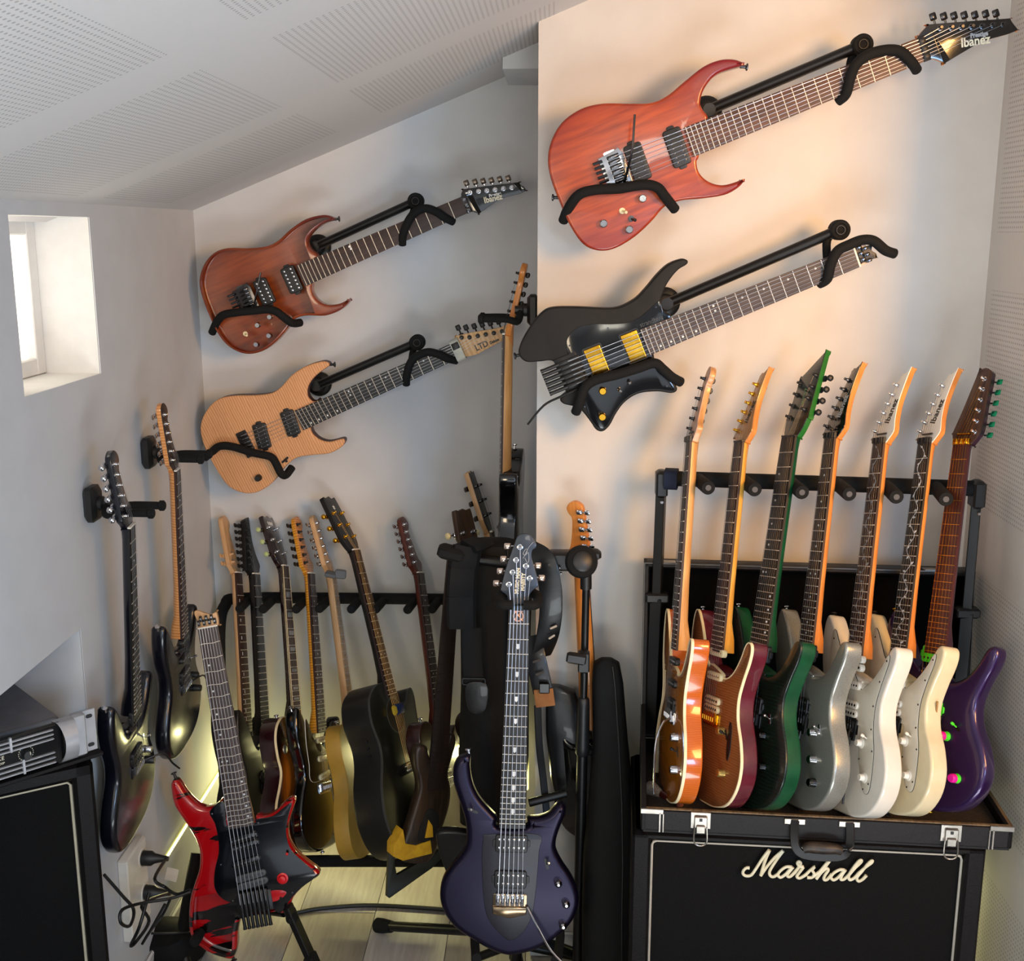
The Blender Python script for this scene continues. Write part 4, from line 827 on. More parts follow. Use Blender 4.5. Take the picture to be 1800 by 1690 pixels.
SUNB = wood('tobacco_sunburst_top', '#b5681c', '#9a5214', .25, 1, 1, burst=('#120805', 0, .17, .14, .22, .5, 1.05))
G3 = rackg((538, 1496), YB_ - .02, (499, 996), YN, -76, sl(label='sunburst single-cut guitar with cream binding and block inlays in the back rack', outline=LESP, bodymat=SUNB, sidemat=mat('dark_burgundy_gloss_sides', '#240c12', .15, coat=1, col2='#2c1016'), binding=CRMB, t=.055, bev=.003,
    neckmat=mat('dark_burgundy_gloss_neck', '#1d0b0e', .2, coat=1), head=H33, pegs=H33P, inlay='block', inlaymat=PGREY, fbbind=CRMB, pegmat=CHR, btnmat=mat('aged_mint_button', '#b9c98a', .4), btn='round', tilt=15, we=.056, wn=.043, nfr=22,
    pickups=[((0, .325), 0, 'rings', BLK, CHR), ((0, .225), 0, 'rings', BLK, CHR)], bridge=('tom', yb_, CHR, CHR, 6), knobs=[((-.085, .30), mat('nickel_selector', '#8c8a80', .3, .7), .013, .003)], logo=[('***', 0, .135, .03, 0, PEARL)]))
GUARD2 = [(-.03, .33), (-.05, .33), (-.075, .365), (-.095, .395), (-.105, .385), (-.105, .32), (-.095, .26), (-.095, .22), (-.06, .205), (.05, .205), (.055, .17), (.068, .12), (.09, .075), (.11, .085), (.112, .15), (.100, .20), (.098, .25), (.112, .30), (.124, .352), (.105, .335), (.075, .303), (.03, .29)]
rackg((577, 1492), YB_, (545, 1009), YN, -76, sl(label='glossy black guitar with amber flamed neck and white-edged pickguard in the back rack', bodymat=GBLK, neckmat=FMAP, headmat=FMAP, facemat=FMAP2, pegmat=BLK, guard=GUARD2, guardmat=GBLK, guardedge=WHT,
    pickups=[((0, .325), 0, 'sc', CREAM, CHR), ((0, .27), 0, 'sc', CREAM, CHR), ((0, .218), .12, 'sc', CREAM, CHR)], bridge=('trem', yb_ - .01, CHR, CHR, 6), bev=.01))
MUS = mat('mustard_yellow_paint', '#a8842f', .5, col2='#a07d2b')
G8 = rackg((648, 1502), YB_, (583, 1008), YN, -84, sl(label='mustard yellow slab-body guitar with pale maple neck in the back rack', outline=TELE, bodymat=MUS, t=.045, bev=.002, fbmat=MAPLEP, head=FEN, pegmat=CHR, inlaymat=BLK,
    pickups=[((0, .225), 0, 'sc', BLK, CHR)], bridge=('hard', yb_, CHR, CHR, 6), knobs=[((.08, .11), CHR)]))
tn = root('clip_on_tuner', 'grey clip-on tuner on the headstock of the mustard yellow guitar', 'tuner', T(*P(582, 1010, YN - .05)))
MB().bbox((0, 0, 0), (.032, .028, .014), .003, Matrix.Rotation(.2, 3, 'Y')).build('clamp', mat('grey_tuner_plastic', '#5d6064', .5), tn)
MB().bbox((.028, -.006, .003), (.03, .012, .026), .003, Matrix.Rotation(.1, 3, 'Y')).build('screen', mat('grey_tuner_case', '#6b6e70', .4), tn)
ABLK = mat('matte_black_acoustic', '#0e0f10', .42, col2='#131415'); ATOP = mat('dark_olive_satin_top', '#191a15', .3, coat=.2, col2='#1e1f19')
G9 = rackg((752, 1490), YB_ - .04, (624, 968), YN - .04, -72, sl(name='acoustic_guitar', label='black cutaway acoustic guitar with gold tuners leaning in the back rack', outline=ACO, bodymat=ATOP, sidemat=ABLK, t=.095, bev=.006, bevt=.002, neckmat=ABLK, fbmat=ROSE, head=[(x_ * 1.05, y_ * 1.1) for x_, y_ in H33], pegs=H33P, facemat=ABLK,
    pegmat=GOLD, btn='round', tilt=14, ynut=.88, ybr=.23, yend=.44, binding=mat('grey_purfling', '#3a3b3a', .4), bridge=('acoustic', .23, BLK, WHT), logo=[('*', 0, .14, .03, 0, PEARL)], fbbind=None, strmat=mat('bronze_string', '#b98a52', .3, .9)))
MB().ring(dot2((0, .385), .052, 36), .0, .0035, -.001, .0012).build('rosette', mat('grey_rosette', '#4b4a42', .4), G9)
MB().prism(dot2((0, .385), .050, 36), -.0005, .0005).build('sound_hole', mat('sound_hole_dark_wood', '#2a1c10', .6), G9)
MB().bbox((0, .40, .016), (.05, .03, .014), .004).build('blue_foam_clip', mat('blue_foam', '#1d2f63', .7), G9); MB().bbox((-.025, .40, .014), (.018, .028, .016), .005).build('yellow_foam_plug', mat('yellow_foam', '#caa62a', .8), G9)
mb = MB()
for i in range(3): mb.cyl((-.148, .30 + i * .02, -.03), (-.154, .30 + i * .02, -.03), .004)
mb.build('preamp_knob', DCHR, G9)
DMAH = wood('dark_mahogany_gloss_body', '#3a140f', '#2a0e0b', .3, .6)
rackg((800, 1490), YB_, (737, 1008), YN, -70, sl(label='dark mahogany guitar with red-brown neck and chrome tuners in the back rack', outline=TELE, bodymat=DMAH, neckmat=MAHO, headmat=MAHO, fbmat=ROSE, pegmat=CHR, t=.05, pickups=[((0, .225), 0, 'sc', BLK, CHR), ((0, .32), 0, 'sc', BLK, CHR)], bridge=('hard', yb_, CHR, CHR, 6)))
# worn walnut instrument with a wide dark neck and yellow tape
WAL = wood('worn_dark_walnut', '#2b1a14', '#1b110d', .45); YT = mat('yellow_masking_tape', '#d8a819', .7, col2='#c89512', scale=60, bump=.3, bscale=90)
z8 = ZM(640, 1180, 3.314); A = P(766, 1395, 2.66); B = P(797, 985, 2.80); F = Fr(A, B, V((.55, -1, .1))); yn = (F.I @ B).y; ln = lambda q: F.loc(z8(*q))
G10 = guitar(F, dict(label='worn dark walnut guitar body with wide neck and yellow tape, left of the centre stand', yend=0.01, ynut=yn, ybr=-.12, wn=.036, we=.05, nostrings=True, fbmat=WAL, inlay='none', nut=None, neckmat=WAL, fretmat=mat('dull_fret', '#1f1714', .6),
    outline=tr(F, z8, [(345, 432), (315, 440), (298, 480), (300, 560), (320, 640), (322, 700), (300, 780), (270, 880), (245, 960), (215, 1060), (225, 1110), (290, 1128), (370, 1120), (420, 1060), (450, 960), (500, 800), (510, 700), (495, 600), (520, 500), (540, 420), (530, 370), (500, 370), (480, 430), (465, 500), (440, 545), (405, 540), (385, 500), (375, 450)]),
    bodymat=wood('worn_walnut_body', '#3a2b1f', '#221811', .4), bev=.01, t=.04))
MB().prism(sm2(tr(F, z8, [(375, 800), (430, 830), (432, 930), (400, 990), (310, 985), (340, 870)]), 3), .0002, .0016, .0004).build('control_cavity', mat('dark_cavity', '#060606', .8), G10)
q = tr(F, z8, [(170, 1020), (225, 925), (240, 1005), (300, 1015), (385, 985), (395, 1062), (225, 1105), (168, 1080)]); MB().prism(q, -.043, .0035, .002).build('masking_tape', YT, G10)
q = tr(F, z8, [(385, 535), (432, 458), (465, 485), (400, 540)]); MB().prism(q, -.001, .006, .001).build('masking_tape', YT, G10)
q = tr(F, z8, [(352, 970), (372, 865), (395, 900), (398, 965)]); MB().prism(q, .001, .006, .001).build('masking_tape', YT, G10)
# small instruments whose heads show above
rackg((905, 1330), 2.95, (862, 935), 3.05, -84, sl(label='maple guitar with slim headstock and open tuners seen from behind, above the strap', ynut=.60, ybr=.15, yend=.30, outline=[(x_ * .7, y_ * .7) for x_, y_ in LESP], head=H33, pegs=H33P, neckmat=MAPLEP, headmat=MAPLEP, facemat=BLK, pegmat=DCHR, tilt=12, straps=[]))
rackg((880, 1400), 2.75, (826, 960), 2.9, -40, sl(label='small carved dark wood headstock poking up behind the padded strap', ynut=.55, ybr=.15, yend=.25, wn=.036, we=.04, outline=[(x_ * .5, y_ * .5) for x_, y_ in TELE], head=[(x_ * .62, y_ * .50) for x_, y_ in H33], pegs=[(-.014, .03, -1), (.014, .03, 1)], btn='round', btnmat=CREAM, neckmat=wood('carved_brown_wood', '#4b3524', '#33231a', .5), tilt=8, straps=[], nostrings=True, bodymat=WAL))
# ---- guitar hanging on the side of the chimney, seen edge-on
F = None
rackg((882, 1045), 2.80, (890, 588), 2.82, 93, dict(label='black guitar with maple neck hanging edge-on from the chimney corner', ynut=.70, ybr=.06, outline=TELE, bodymat=GBLK, t=.045, neckmat=MAPLE, headmat=MAPLEO, fbmat=ROSE, head=FEN, pegs=FENP, tilt=12, pegmat=BLK, straps=SB, bridge=('hard', yb_, CHR, CHR, 6)))
# ---- two guitars hanging on the left wall
NAVY = mat('midnight_blue_black_satin', '#0a0b14', .27, .2, .5, col2='#0c0e1a', coatr=.15)
rackg((243, 1462), 2.32, (228, 925), 2.26, -92, dict(label='midnight black guitar hanging on the left wall, nearer the camera', outline=STRAT, bodymat=NAVY, bev=.014, bseg=5, neckmat=NAVY, headmat=NAVY, fbmat=EBONY, inlay='dots', head=FEN, pegs=FENP, tilt=10, pegmat=CHR, btn='round', straps=SB, bridge=('trem', yb_, DCHR, CHR, 6),
    pickups=[((0, .34), 0, 'hb', BLK, DCHR), ((0, .225), 0, 'hb', BLK, DCHR)], knobs=[((.07, .20), CHR, .0095, .018), ((.085, .16), BLK, .0105, .02)], switches=[((.06, .24), CHR, CHR, .3)], arm=[(.034, yb_, .01), (.06, yb_ + .005, .05), (.075, yb_ - .03, .07), (.10, yb_ - .06, .08)], armmat=MET))
rackg((330, 1310), 2.60, (309, 826), 2.56, -91, dict(label='dark navy guitar with flamed maple headstock hanging on the left wall near the corner', outline=STRAT, bodymat=NAVY, bev=.014, bseg=5, neckmat=FMAP2, headmat=FMAP2, facemat=wood('dark_rosewood_face', '#2a1611', '#1c0f0c', .4), fbmat=ROSE, head=FEN, pegs=FENP, tilt=8, pegmat=CHR, straps=SB, bridge=('trem', yb_, DCHR, CHR, 6),
    pickups=[((0, .335), 0, 'sc', BLK, CHR), ((0, .28), 0, 'sc', BLK, CHR), ((0, .225), 0, 'hb', BLK, CHR)], knobs=[((.075, .19), BLK, .0095, .018), ((.09, .14), BLK, .0105, .02)], switches=[((.06, .25), CHR, CHR, .3)], arm=[(.034, yb_, .01), (.06, yb_ + .005, .04), (.066, yb_ - .06, .05)], armmat=DCHR))
# ---- wall hooks
def hook(label, plate, n, y1, y2, zz, gap=.05, reach=.12, drop=0):
    """plate: world point on the wall, n: outward direction, two padded prongs either side of the neck"""
    n = V(n); s_ = V((0, 0, 1)).cross(n); r = root('guitar_wall_hook', label, 'wall hook', T(*plate), 'padded guitar wall hooks')
    m = Matrix((s_, V((0, 0, 1)), n)).transposed()
    MB().bbox(n * .014, (.05, .075, .028), .008, m).build('wall_block', BLK, r)
    MB().lathe(n * .028, n, [(0, .016), (.008, .016), (.012, .010), (.03, .010)], 18).build('swivel', BLK, r)
    c = n * .05 + V((0, 0, drop)); k = MB()
    for sg in (-1, 1): k.tube([n * .045, c + s_ * sg * gap * .7 + V((0, 0, -.006)), c + s_ * sg * gap + n * .03, c + s_ * sg * gap + n * (reach - .01)], .0085, 12, 5)
    k.build('padded_yoke', FOAM, r)
    for sg in (-1, 1): MB().lathe(c + s_ * sg * gap + n * (reach - .012), n, [(0, .0085), (.002, .0115), (.010, .0115), (.013, .008)], 14).build('end_cap', FOAM, r)
    return r
p = PX(152, 885, XL); hook('black padded wall hook holding the midnight black guitar', p, (1, 0, 0), 0, 0, 0, .034, .105, -.012)
p = PX(252, 795, XL); hook('black padded wall hook holding the navy guitar with maple headstock', p, (1, 0, 0), 0, 0, 0, .034, .105, -.010)
p = P(939, 545, 2.80); p.x = XP; hook('black padded hook on the side of the chimney wall', p, (-1, 0, 0), 0, 0, 0, .034, .095, -.02)
# ------------------------------------------------------------ back left rack
RK = root('guitar_rack', 'long black foam-padded rack holding the row of guitars at the back left', 'guitar rack', T(*P(600, 1052, 3.10)))
def inw(r, p): return V(p) - r.matrix_world.translation if r.matrix_world.to_euler().z == 0 else r.matrix_world.inverted() @ V(p)
bpy.context.view_layer.update()
rw = lambda p: V(p) - P(600, 1052, 3.10)
MB().tube([rw(P(398, 1420, 2.86)), rw(P(389, 1240, 2.95)), rw(P(386, 1110, 3.04)), rw(P(396, 1064, 3.09)), rw(P(424, 1052, 3.10)), rw(P(600, 1052, 3.10)), rw(P(800, 1054, 3.10))], .0165, 14, 6).build('padded_top_bar', FOAM, RK)
me = None
for (a, b), (c, d) in zip([(421, 1071), (462, 1072), (520, 1072), (561, 1071), (617, 1072), (660, 1072), (716, 1073), (759, 1072)], [(437, 1055), (480, 1055), (537, 1055), (578, 1055), (632, 1055), (675, 1055), (730, 1055), (772, 1055)]):
    p, q = rw(P(c, d, 3.10)), rw(P(a, b, 2.975)); m = MB().lathe(p, q - p, [(0, .0125), ((q - p).length - .004, .0125), ((q - p).length, .010)], 16); o = m.build('divider_peg', FOAM, RK)
lo = P(600, 1514, 2.80)
MB().tube([rw(P(396, 1412, 2.86)), rw(P(402, 1495, 2.81)), rw(P(425, 1514, 2.80)), rw(P(600, 1514, 2.80)), rw(P(805, 1514, 2.80))], .016, 14, 5).build('padded_floor_bar', FOAM, RK)
for px_ in (430, 800):
    q = P(px_, 1514, 2.80); MB().tube([rw(q), rw(V((q.x, q.y, .012))), rw(V((q.x, q.y - .08, .012)))], .012, 10).build('foot', MET, RK)
    MB().tube([rw(q), rw(V((q.x, q.y + .2, .012)))], .011, 10).build('brace', MET, RK)
# ------------------------------------------------------------ speaker cabinet, right
TLX = mat('black_textured_vinyl', '#100d0e', .55, col2='#0b0909', scale=260, kind='voronoi', bump=.35, bscale=420, spec=.25)
TLXC = mat('black_case_vinyl', '#151213', .55, col2='#100d0e', scale=260, kind='voronoi', bump=.3, bscale=420, spec=.35)
GRL = mat('black_woven_grille_cloth', '#070707', .9, col2='#0e0e0f', scale=420, kind='voronoi', bump=.3, bscale=600, spec=.2)
PIP = mat('white_piping', '#b9b2a4', .5)
CHRM = mat('nickel_case_hardware', '#b3aca3', .3, .9, col2='#9c958c', bump=.05)
O = P(1126, 1462, 2.12); z0 = O.z; E_ = PZ(1778, 1496, z0)
def frame2(a, b):
    x = (b - a); x.z = 0; w_ = x.length; x.normalize(); m = Matrix((x, V((0, 0, 1)).cross(x), V((0, 0, 1)))).transposed().to_4x4(); m.translation = a; return m, w_
CL, CR = PZ(1112, 1468, z0), PZ(1741, 1498, z0); CM_, cw = frame2(CL, CR)
cab = root('speaker_cabinet', 'large black guitar speaker cabinet with white script lettering, under the open case', 'speaker cabinet', CM_ @ T(0, 0, -z0)); hh = z0 - .003
bo = .042
mb = MB()
mb.bbox((cw / 2, .2, hh - .011), (cw, .36, .022), .008); mb.bbox((cw / 2, .2, .03), (cw, .36, .06), .008)
mb.bbox((.019, .2, hh / 2), (.038, .36, hh), .008); mb.bbox((cw - .019, .2, hh / 2), (.038, .36, hh), .008); mb.box((cw / 2, .36, hh / 2), (cw - .02, .02, hh - .02))
mb.build('shell', TLX, cab)
MB().bbox((cw / 2, .052, hh / 2 + .01), (cw - .05, .02, hh - .05), .003).build('grille', GRL, cab)
i_ = CM_.inverted(); fp = lambda px, py, y=0.02: (lambda q: V((q.x, y, q.z + z0)))(i_ @ RP(px, py, CM_ @ V((0, y, 0)), CM_.to_3x3() @ V((0, -1, 0))))
tl, trr = fp(1150, 1478, .036), fp(1708, 1506, .036); pz = (tl.z + trr.z) / 2; x0_, x1_ = .041, cw - .041
MB().tube([(x0_, .038, .07), (x0_, .038, pz - .01), (x0_ + .003, .038, pz - .003), (x0_ + .01, .038, pz), (x1_ - .01, .038, pz), (x1_ - .003, .038, pz - .003), (x1_, .038, pz - .01), (x1_, .038, .07)], .0028, 8).build('piping', PIP, cab)
zM = ZM(1280, 1470, 6.43); mb = MB()
for st in [[(240, 362), (205, 362), (172, 392), (168, 430), (205, 452), (262, 440), (320, 360), (395, 245), (465, 160)], [(465, 160), (420, 270), (366, 448)], [(366, 448), (440, 345), (530, 240), (620, 168)], [(620, 168), (540, 280), (472, 390), (472, 445), (510, 462), (562, 432)],
           [(715, 352), (655, 350), (592, 392), (562, 440), (590, 468), (640, 440), (700, 378), (732, 352)], [(732, 352), (695, 400), (665, 445), (695, 462), (752, 412)], [(752, 412), (800, 350), (820, 310), (800, 290), (782, 308), (800, 338), (850, 352)], [(850, 352), (800, 420), (775, 460), (808, 477), (872, 442)],
           [(872, 442), (930, 385), (978, 348), (950, 385), (972, 430), (948, 468), (892, 470)], [(960, 455), (1030, 405), (1095, 330), (1142, 280)], [(1142, 280), (1080, 370), (995, 485)], [(995, 485), (1055, 412), (1110, 368), (1130, 388), (1090, 450), (1082, 492), (1118, 492), (1172, 432)],
           [(1310, 385), (1260, 382), (1192, 420), (1162, 468), (1190, 498), (1240, 470), (1300, 405), (1325, 382)], [(1325, 382), (1285, 445), (1272, 490), (1308, 490), (1362, 442)], [(1362, 442), (1430, 365), (1498, 300), (1505, 275), (1470, 290), (1400, 380), (1362, 450), (1372, 495), (1420, 478), (1472, 425)],
           [(1472, 425), (1550, 355), (1618, 305), (1630, 280), (1592, 302), (1510, 400), (1455, 470), (1472, 512), (1520, 490), (1562, 445)]]:
    pts = [fp(*zM(*q), .030) for q in st]; n = len(pts); mb.tube(pts, [.0036] + [.0031] * (n - 2) + [.0036] if n > 3 else [.0040, .0034, .0030], 8, 5)
mb.build('script_logo', mat('ivory_script_lettering', '#e2dcc0', .45, col2='#d5ceb0', scale=60), cab)
# ------------------------------------------------------------ guitar case, open, with its rack
KM, kw = frame2(O, E_); ki = KM.inverted()
case = root('guitar_case', 'open black hardshell case with plush lining and raised lid, on the speaker cabinet', 'guitar case', KM)
bpy.context.view_layer.update()
kf = lambda px, py, y=0: (lambda q: V((q.x, y, q.z)))(ki @ RP(px, py, KM @ V((0, y, 0)), KM.to_3x3() @ V((0, -1, 0))))
hz = kf(1128, 1422).z; kd = .33; PLU = mat('brown_black_plush_lining', '#1a130e', .95, col2='#2e2218', scale=180, bump=.8, bscale=300); PLUB = mat('black_plush_lid_lining', '#030303', .95, col2='#060505', spec=.1, scale=200, bump=.3, bscale=300)
mb = MB(); mb.bbox((kw / 2, .006, hz / 2), (kw, .012, hz), .004); mb.bbox((kw / 2, kd, hz / 2), (kw, .012, hz), .004); mb.box((kw / 2, kd / 2, .003), (kw - .01, kd, .006))
mb.bbox((.006, kd / 2, hz / 2), (.012, kd, hz), .004); mb.bbox((kw - .006, kd / 2, hz / 2), (.012, kd, hz), .004)
mb.build('base_shell', TLXC, case)
MB().bbox((kw / 2, kd / 2, hz * .32), (kw - .024, kd - .012, hz * .5), .003).build('plush_floor', PLU, case)
EDG = wood('worn_plywood_edge', '#7a6242', '#55422c', .6); mb = MB()
mb.ring([(.001, .001), (kw - .001, .001), (kw - .001, kd), (.001, kd)], .0, .009, hz - .001, hz + .0015); mb.build('plywood_rim', EDG, case)
# lid
lt = .07; lz0 = hz + .015; top = (ki @ P(1118, 980, 2.53)).z; LM = T(.0, kd + .012, lz0) @ Matrix.Rotation(math.radians(-8), 4, 'X'); lh = (top - lz0) / math.cos(math.radians(8)) ; lwid = kw - .012
lid = MB(); lid.box((lwid / 2, .01, lh / 2), (lwid, .012, lh)); lid.bbox((lwid / 2, -lt / 2 + .012, lh - .006), (lwid, lt, .012), .004); lid.bbox((lwid / 2, -lt / 2 + .012, .006), (lwid, lt, .012), .004)
lid.bbox((.006, -lt / 2 + .012, lh / 2), (.012, lt, lh), .004); lid.bbox((lwid - .006, -lt / 2 + .012, lh / 2), (.012, lt, lh), .004)
ld = lid.build('lid', TLXC, case, LM); MB().bbox((lwid / 2, .0, lh / 2), (lwid - .03, .01, lh - .03), .003).build('lid_lining', PLUB, ld)
MB().ring([(0, 0), (lwid, 0), (lwid, lh), (0, lh)], .001, .003, 0, .003).build('metal_rim', mat('dark_aluminium_rim', '#55524e', .4, .8), ld, T(0, -lt + .012, 0) @ Matrix.Rotation(math.pi / 2, 4, 'X'))
for x_ in (.045, lwid - .08): MB().bbox((x_, -lt + .03, lh + .001), (.05, .03, .003), .001).build('corner_plate', CHRM, ld)
# wedge side at the left
MB().prism([(0, 0), (kd + .01, 0), (kd + .01, .10), (kd - .04, .10), (0, .003)], 0, .010, .001).build('hinge_side', TLXC, case, T(.0, 0, hz) @ Matrix(((0, 0, 1, 0), (1, 0, 0, 0), (0, 1, 0, 0), (0, 0, 0, 1))))
# hardware
for cx_, mirror in ((kf(1232, 1430).x, 1), (kf(1672, 1455).x, 1)):
    l = MB().bbox((cx_, -.002, hz - .018), (.040, .004, .036), .001); l.bbox((cx_, -.006, hz - .020), (.026, .006, .026), .002); l.bbox((cx_, -.010, hz - .034), (.018, .006, .018), .002)
    q = l.build('latch', CHRM, case); MB().box((cx_, -.0095, hz - .014), (.006, .001, .006)).build('keyhole', BLK, q)
    MB().tube([(cx_ - .012, -.010, hz - .03), (cx_ - .013, -.012, hz - .058), (cx_ - .006, -.012, hz - .068), (cx_ + .006, -.012, hz - .068), (cx_ + .013, -.012, hz - .058), (cx_ + .012, -.010, hz - .03)], .0017, 8, 4).build('wire_loop', CHRM, q)
hx = [kf(1397, 1440).x, kf(1493, 1446).x]; hn = None
for x_ in hx: MB().bbox((x_, -.002, hz - .010), (.042, .004, .014), .002).build('handle_bracket', CHRM, case)
HL = mat('black_handle_vinyl', '#121011', .5); mb = MB()
mb.ribbon([(hx[0], -.006, hz - .006), (hx[0] - .001, -.014, hz - .035), (hx[0] + .004, -.02, hz - .06), (hx[0] + .025, -.022, hz - .072), (hx[1] - .025, -.022, hz - .072), (hx[1] - .004, -.02, hz - .06), (hx[1] + .001, -.014, hz - .035), (hx[1], -.006, hz - .006)], (0, 0, 0.001) if False else V((.35, .1, 1)), .018, .006, 4)
hn = mb.build('handle', HL, case); MB().tube([(hx[0] + .016, -.022, hz - .058), (hx[0] + .03, -.022, hz - .053), ((hx[0] + hx[1]) / 2, -.022, hz - .054), (hx[1] - .03, -.022, hz - .054), (hx[1] - .016, -.022, hz - .058)], [.009, .011, .0125, .011, .009], 12, 4).build('grip', mat('worn_brown_grip', '#3a2c20', .45, col2='#15100c', scale=60), hn)
for s_, x_ in ((1, .0), (-1, kw)):
    q = MB().bbox((x_ + s_ * .022, -.001, hz - .004), (.046, .004, .011), .001); q.bbox((x_ + s_ * .038, -.002, hz - .028), (.004, .004, .042), .001); q.bbox((x_ + s_ * .045, -.002, hz - .028), (.003, .004, .042), .001); q.build('corner_plate', CHRM, case)
# rack inside the case
bl, br = P(1163, 838, 2.46), P(1718, 862, 2.38); bl.z = br.z = (bl.z + br.z) / 2
rk = root('guitar_rack', 'black foam-padded rack bar with pegs, standing in the open case', 'guitar rack', T(*bl)); rl = lambda p: V(p) - bl
MB().tube([rl(bl), rl(br)], .0170, 16).build('padded_bar', FOAM, rk)
for nm_, px_, bb in (('left', 1152, bl), ('right', 1702, br)):
    fz = z0 + .02; ft = V((bb.x - .01, bb.y - .03, fz)); MB().bbox(rl(bb) + V((0, 0, -.012)), (.026, .04, .06), .006).build('end_bracket', BLK, rk)
    mid = bb.lerp(ft, .42); u = (ft - bb); R_ = u.to_track_quat('Z', 'Y').to_matrix()
    MB().bbox(rl(bb.lerp(mid, .5) + V((0, 0, -.02))), (.020, .022, (mid - bb).length), .002, R_).build('post', MET, rk)
    MB().bbox(rl(mid.lerp(ft, .5)), (.026, .028, (ft - mid).length), .002, R_).build('lower_post', MET, rk)
    MB().bbox(rl(mid), (.05, .03, .022), .004).build('clamp', BLK, rk); MB().lathe(rl(bb) + V((0, -.021, -.05)), (0, -1, 0), [(0, .004), (.002, .003)], 10).build('rivet', CHR, rk)
ps = [(1245, 858), (1327, 861), (1410, 866), (1493, 869), (1576, 874), (1663, 878)]
for i, (a, b) in enumerate(ps):
    k = (a - 16 - 1163) / 555; p = rl(bl.lerp(br, k)); Ye = 2.335 - .075 * k; q = rl(P(a, b, Ye))
    o = MB().lathe(p, q - p, [(0, .0145), ((q - p).length - .004, .0150), ((q - p).length, .0135)], 20).build('divider_peg', FOAM, rk)
    MB().lathe(q - (q - p).normalized() * .001, q - p, [(0, .0065), (.002, .006)], 16).build('peg_core', mat('grey_tube_end', '#4a4644', .5), o)
q = root('cable_tie_band', 'dark navy fabric band wrapped round the left end of the case rack bar', 'strap', T(*P(1180, 842, 2.45)))
MB().ring(rrect(.042, .046, .012), .001, .001, -.014, .014).build('band', mat('navy_webbing', '#10172c', .85, col2='#161d33'), q, Matrix.Rotation(math.pi / 2, 4, 'Y') @ Matrix.Rotation(.2, 4, 'X'))
# brush lying in the case
b0, b1 = PZ(1145, 1388, z0 + .035), PZ(1195, 1412, z0 + .035)
br_ = root('soft_brush', 'soft round brush with dark red handle lying in the case by the amber guitar', 'brush', T(*b0)); d = b1 - b0
MB().lathe((0, 0, 0), d, [(d.length * .35, .007), (d.length * .5, .0085), (d.length * .85, .008), (d.length, .005)], 16).build('handle', mat('dark_red_handle', '#3a1210', .3, coat=.5), br_)
MB().lathe((0, 0, 0), d, [(d.length * .96, .0085), (d.length * 1.02, .0095), (d.length * 1.08, .006)], 16).build('pink_end', mat('pink_metal_cap', '#d38a86', .3, .6), br_)
MB().lathe((0, 0, 0), -d, [(-d.length * .35, .008), (.0, .017), (.008, .0155), (.014, .008)], 18).build('bristles', mat('taupe_bristles', '#6d625a', .9, col2='#8d8278', scale=300, bump=.6), br_)
# ------------------------------------------------------------ left speaker cabinet and power amplifier
c0 = P(163, 1336, 2.08); u = V((-.84, -.54, 0)).normalized(); nb = V((-u.y, u.x, 0)) * -1
if nb.y < 0: nb = -nb
W2 = .72; M_ = Matrix((-u, nb, V((0, 0, 1)))).transposed().to_4x4(); M_.translation = V((c0.x, c0.y, 0)) + u * W2
lc = root('speaker_cabinet', 'tall black speaker cabinet with white piping at the left edge, under the silver amplifier', 'speaker cabinet', M_); h2 = c0.z; dp = .28
mb = MB(); mb.bbox((W2 / 2, dp / 2, h2 - .02), (W2, dp, .04), .010); mb.bbox((W2 - .02, dp / 2, h2 / 2), (.04, dp, h2), .010); mb.bbox((.02, dp / 2, h2 / 2), (.04, dp, h2), .01); mb.bbox((W2 / 2, dp / 2, .03), (W2, dp, .06), .01); mb.box((W2 / 2, dp - .01, h2 / 2), (W2 - .02, .02, h2 - .02))
mb.build('shell', TLX, lc); MB().bbox((W2 / 2, .035, h2 / 2), (W2 - .06, .02, h2 - .06), .003).build('grille', GRL, lc)
MB().tube([(.045, .02, .06), (.045, .02, h2 - .045), (W2 - .050, .02, h2 - .045), (W2 - .043, .02, h2 - .052), (W2 - .043, .02, .06)], .0032, 8).build('piping', mat('cream_piping', '#c8c0a8', .5), lc)
# shelf and amplifier
a0 = P(156, 1322, 2.05); u = V((-.70, -.71, 0)).normalized(); nb = V((u.y, -u.x, 0)); nb = nb if nb.y > 0 else -nb; WA = .483; HA = .088
M_ = Matrix((-u, nb, V((0, 0, 1)))).transposed().to_4x4(); M_.translation = V((a0.x, a0.y, max(a0.z, h2 + .016))) + u * WA
am = root('power_amplifier', 'silver and black rack power amplifier on top of the left speaker cabinet', 'amplifier', M_)
SIL = mat('silver_painted_metal', '#b8b9bd', .35, .5, col2='#aaabb0'); DG = mat('dark_grey_amp_top', '#77757a', .45, .5, col2='#6c6a6f', bump=.03)
MB().bbox((WA / 2 - .02, .14, HA / 2), (.43, .25, HA - .006), .003).build('chassis', DG, am)
MB().bbox((WA / 2 - .02, -.002, HA / 2), (.42, .03, HA - .004), .004).build('front_panel', GBLK, am)
mb = MB()
for i, zz in enumerate((.010, .020, .030, HA - .012, HA - .021, HA - .030)): mb.bbox((WA / 2 - .03, -.019, zz), (.40, .006, .0042), .0015)
mb.bbox((WA / 2 + .09, -.019, HA - .018), (.005, .006, .03), .001); mb.bbox((WA / 2 + .11, -.019, .02), (.005, .006, .03), .001)
mb.build('silver_grille_bar', SIL, am)
pr_ = [(-.006, HA - .001), (-.020, HA * .94), (-.032, HA * .74), (-.036, HA * .5), (-.032, HA * .26), (-.020, HA * .06), (-.006, .001)]
q_ = crom([V((0, a, b)) for a, b in pr_], 3)
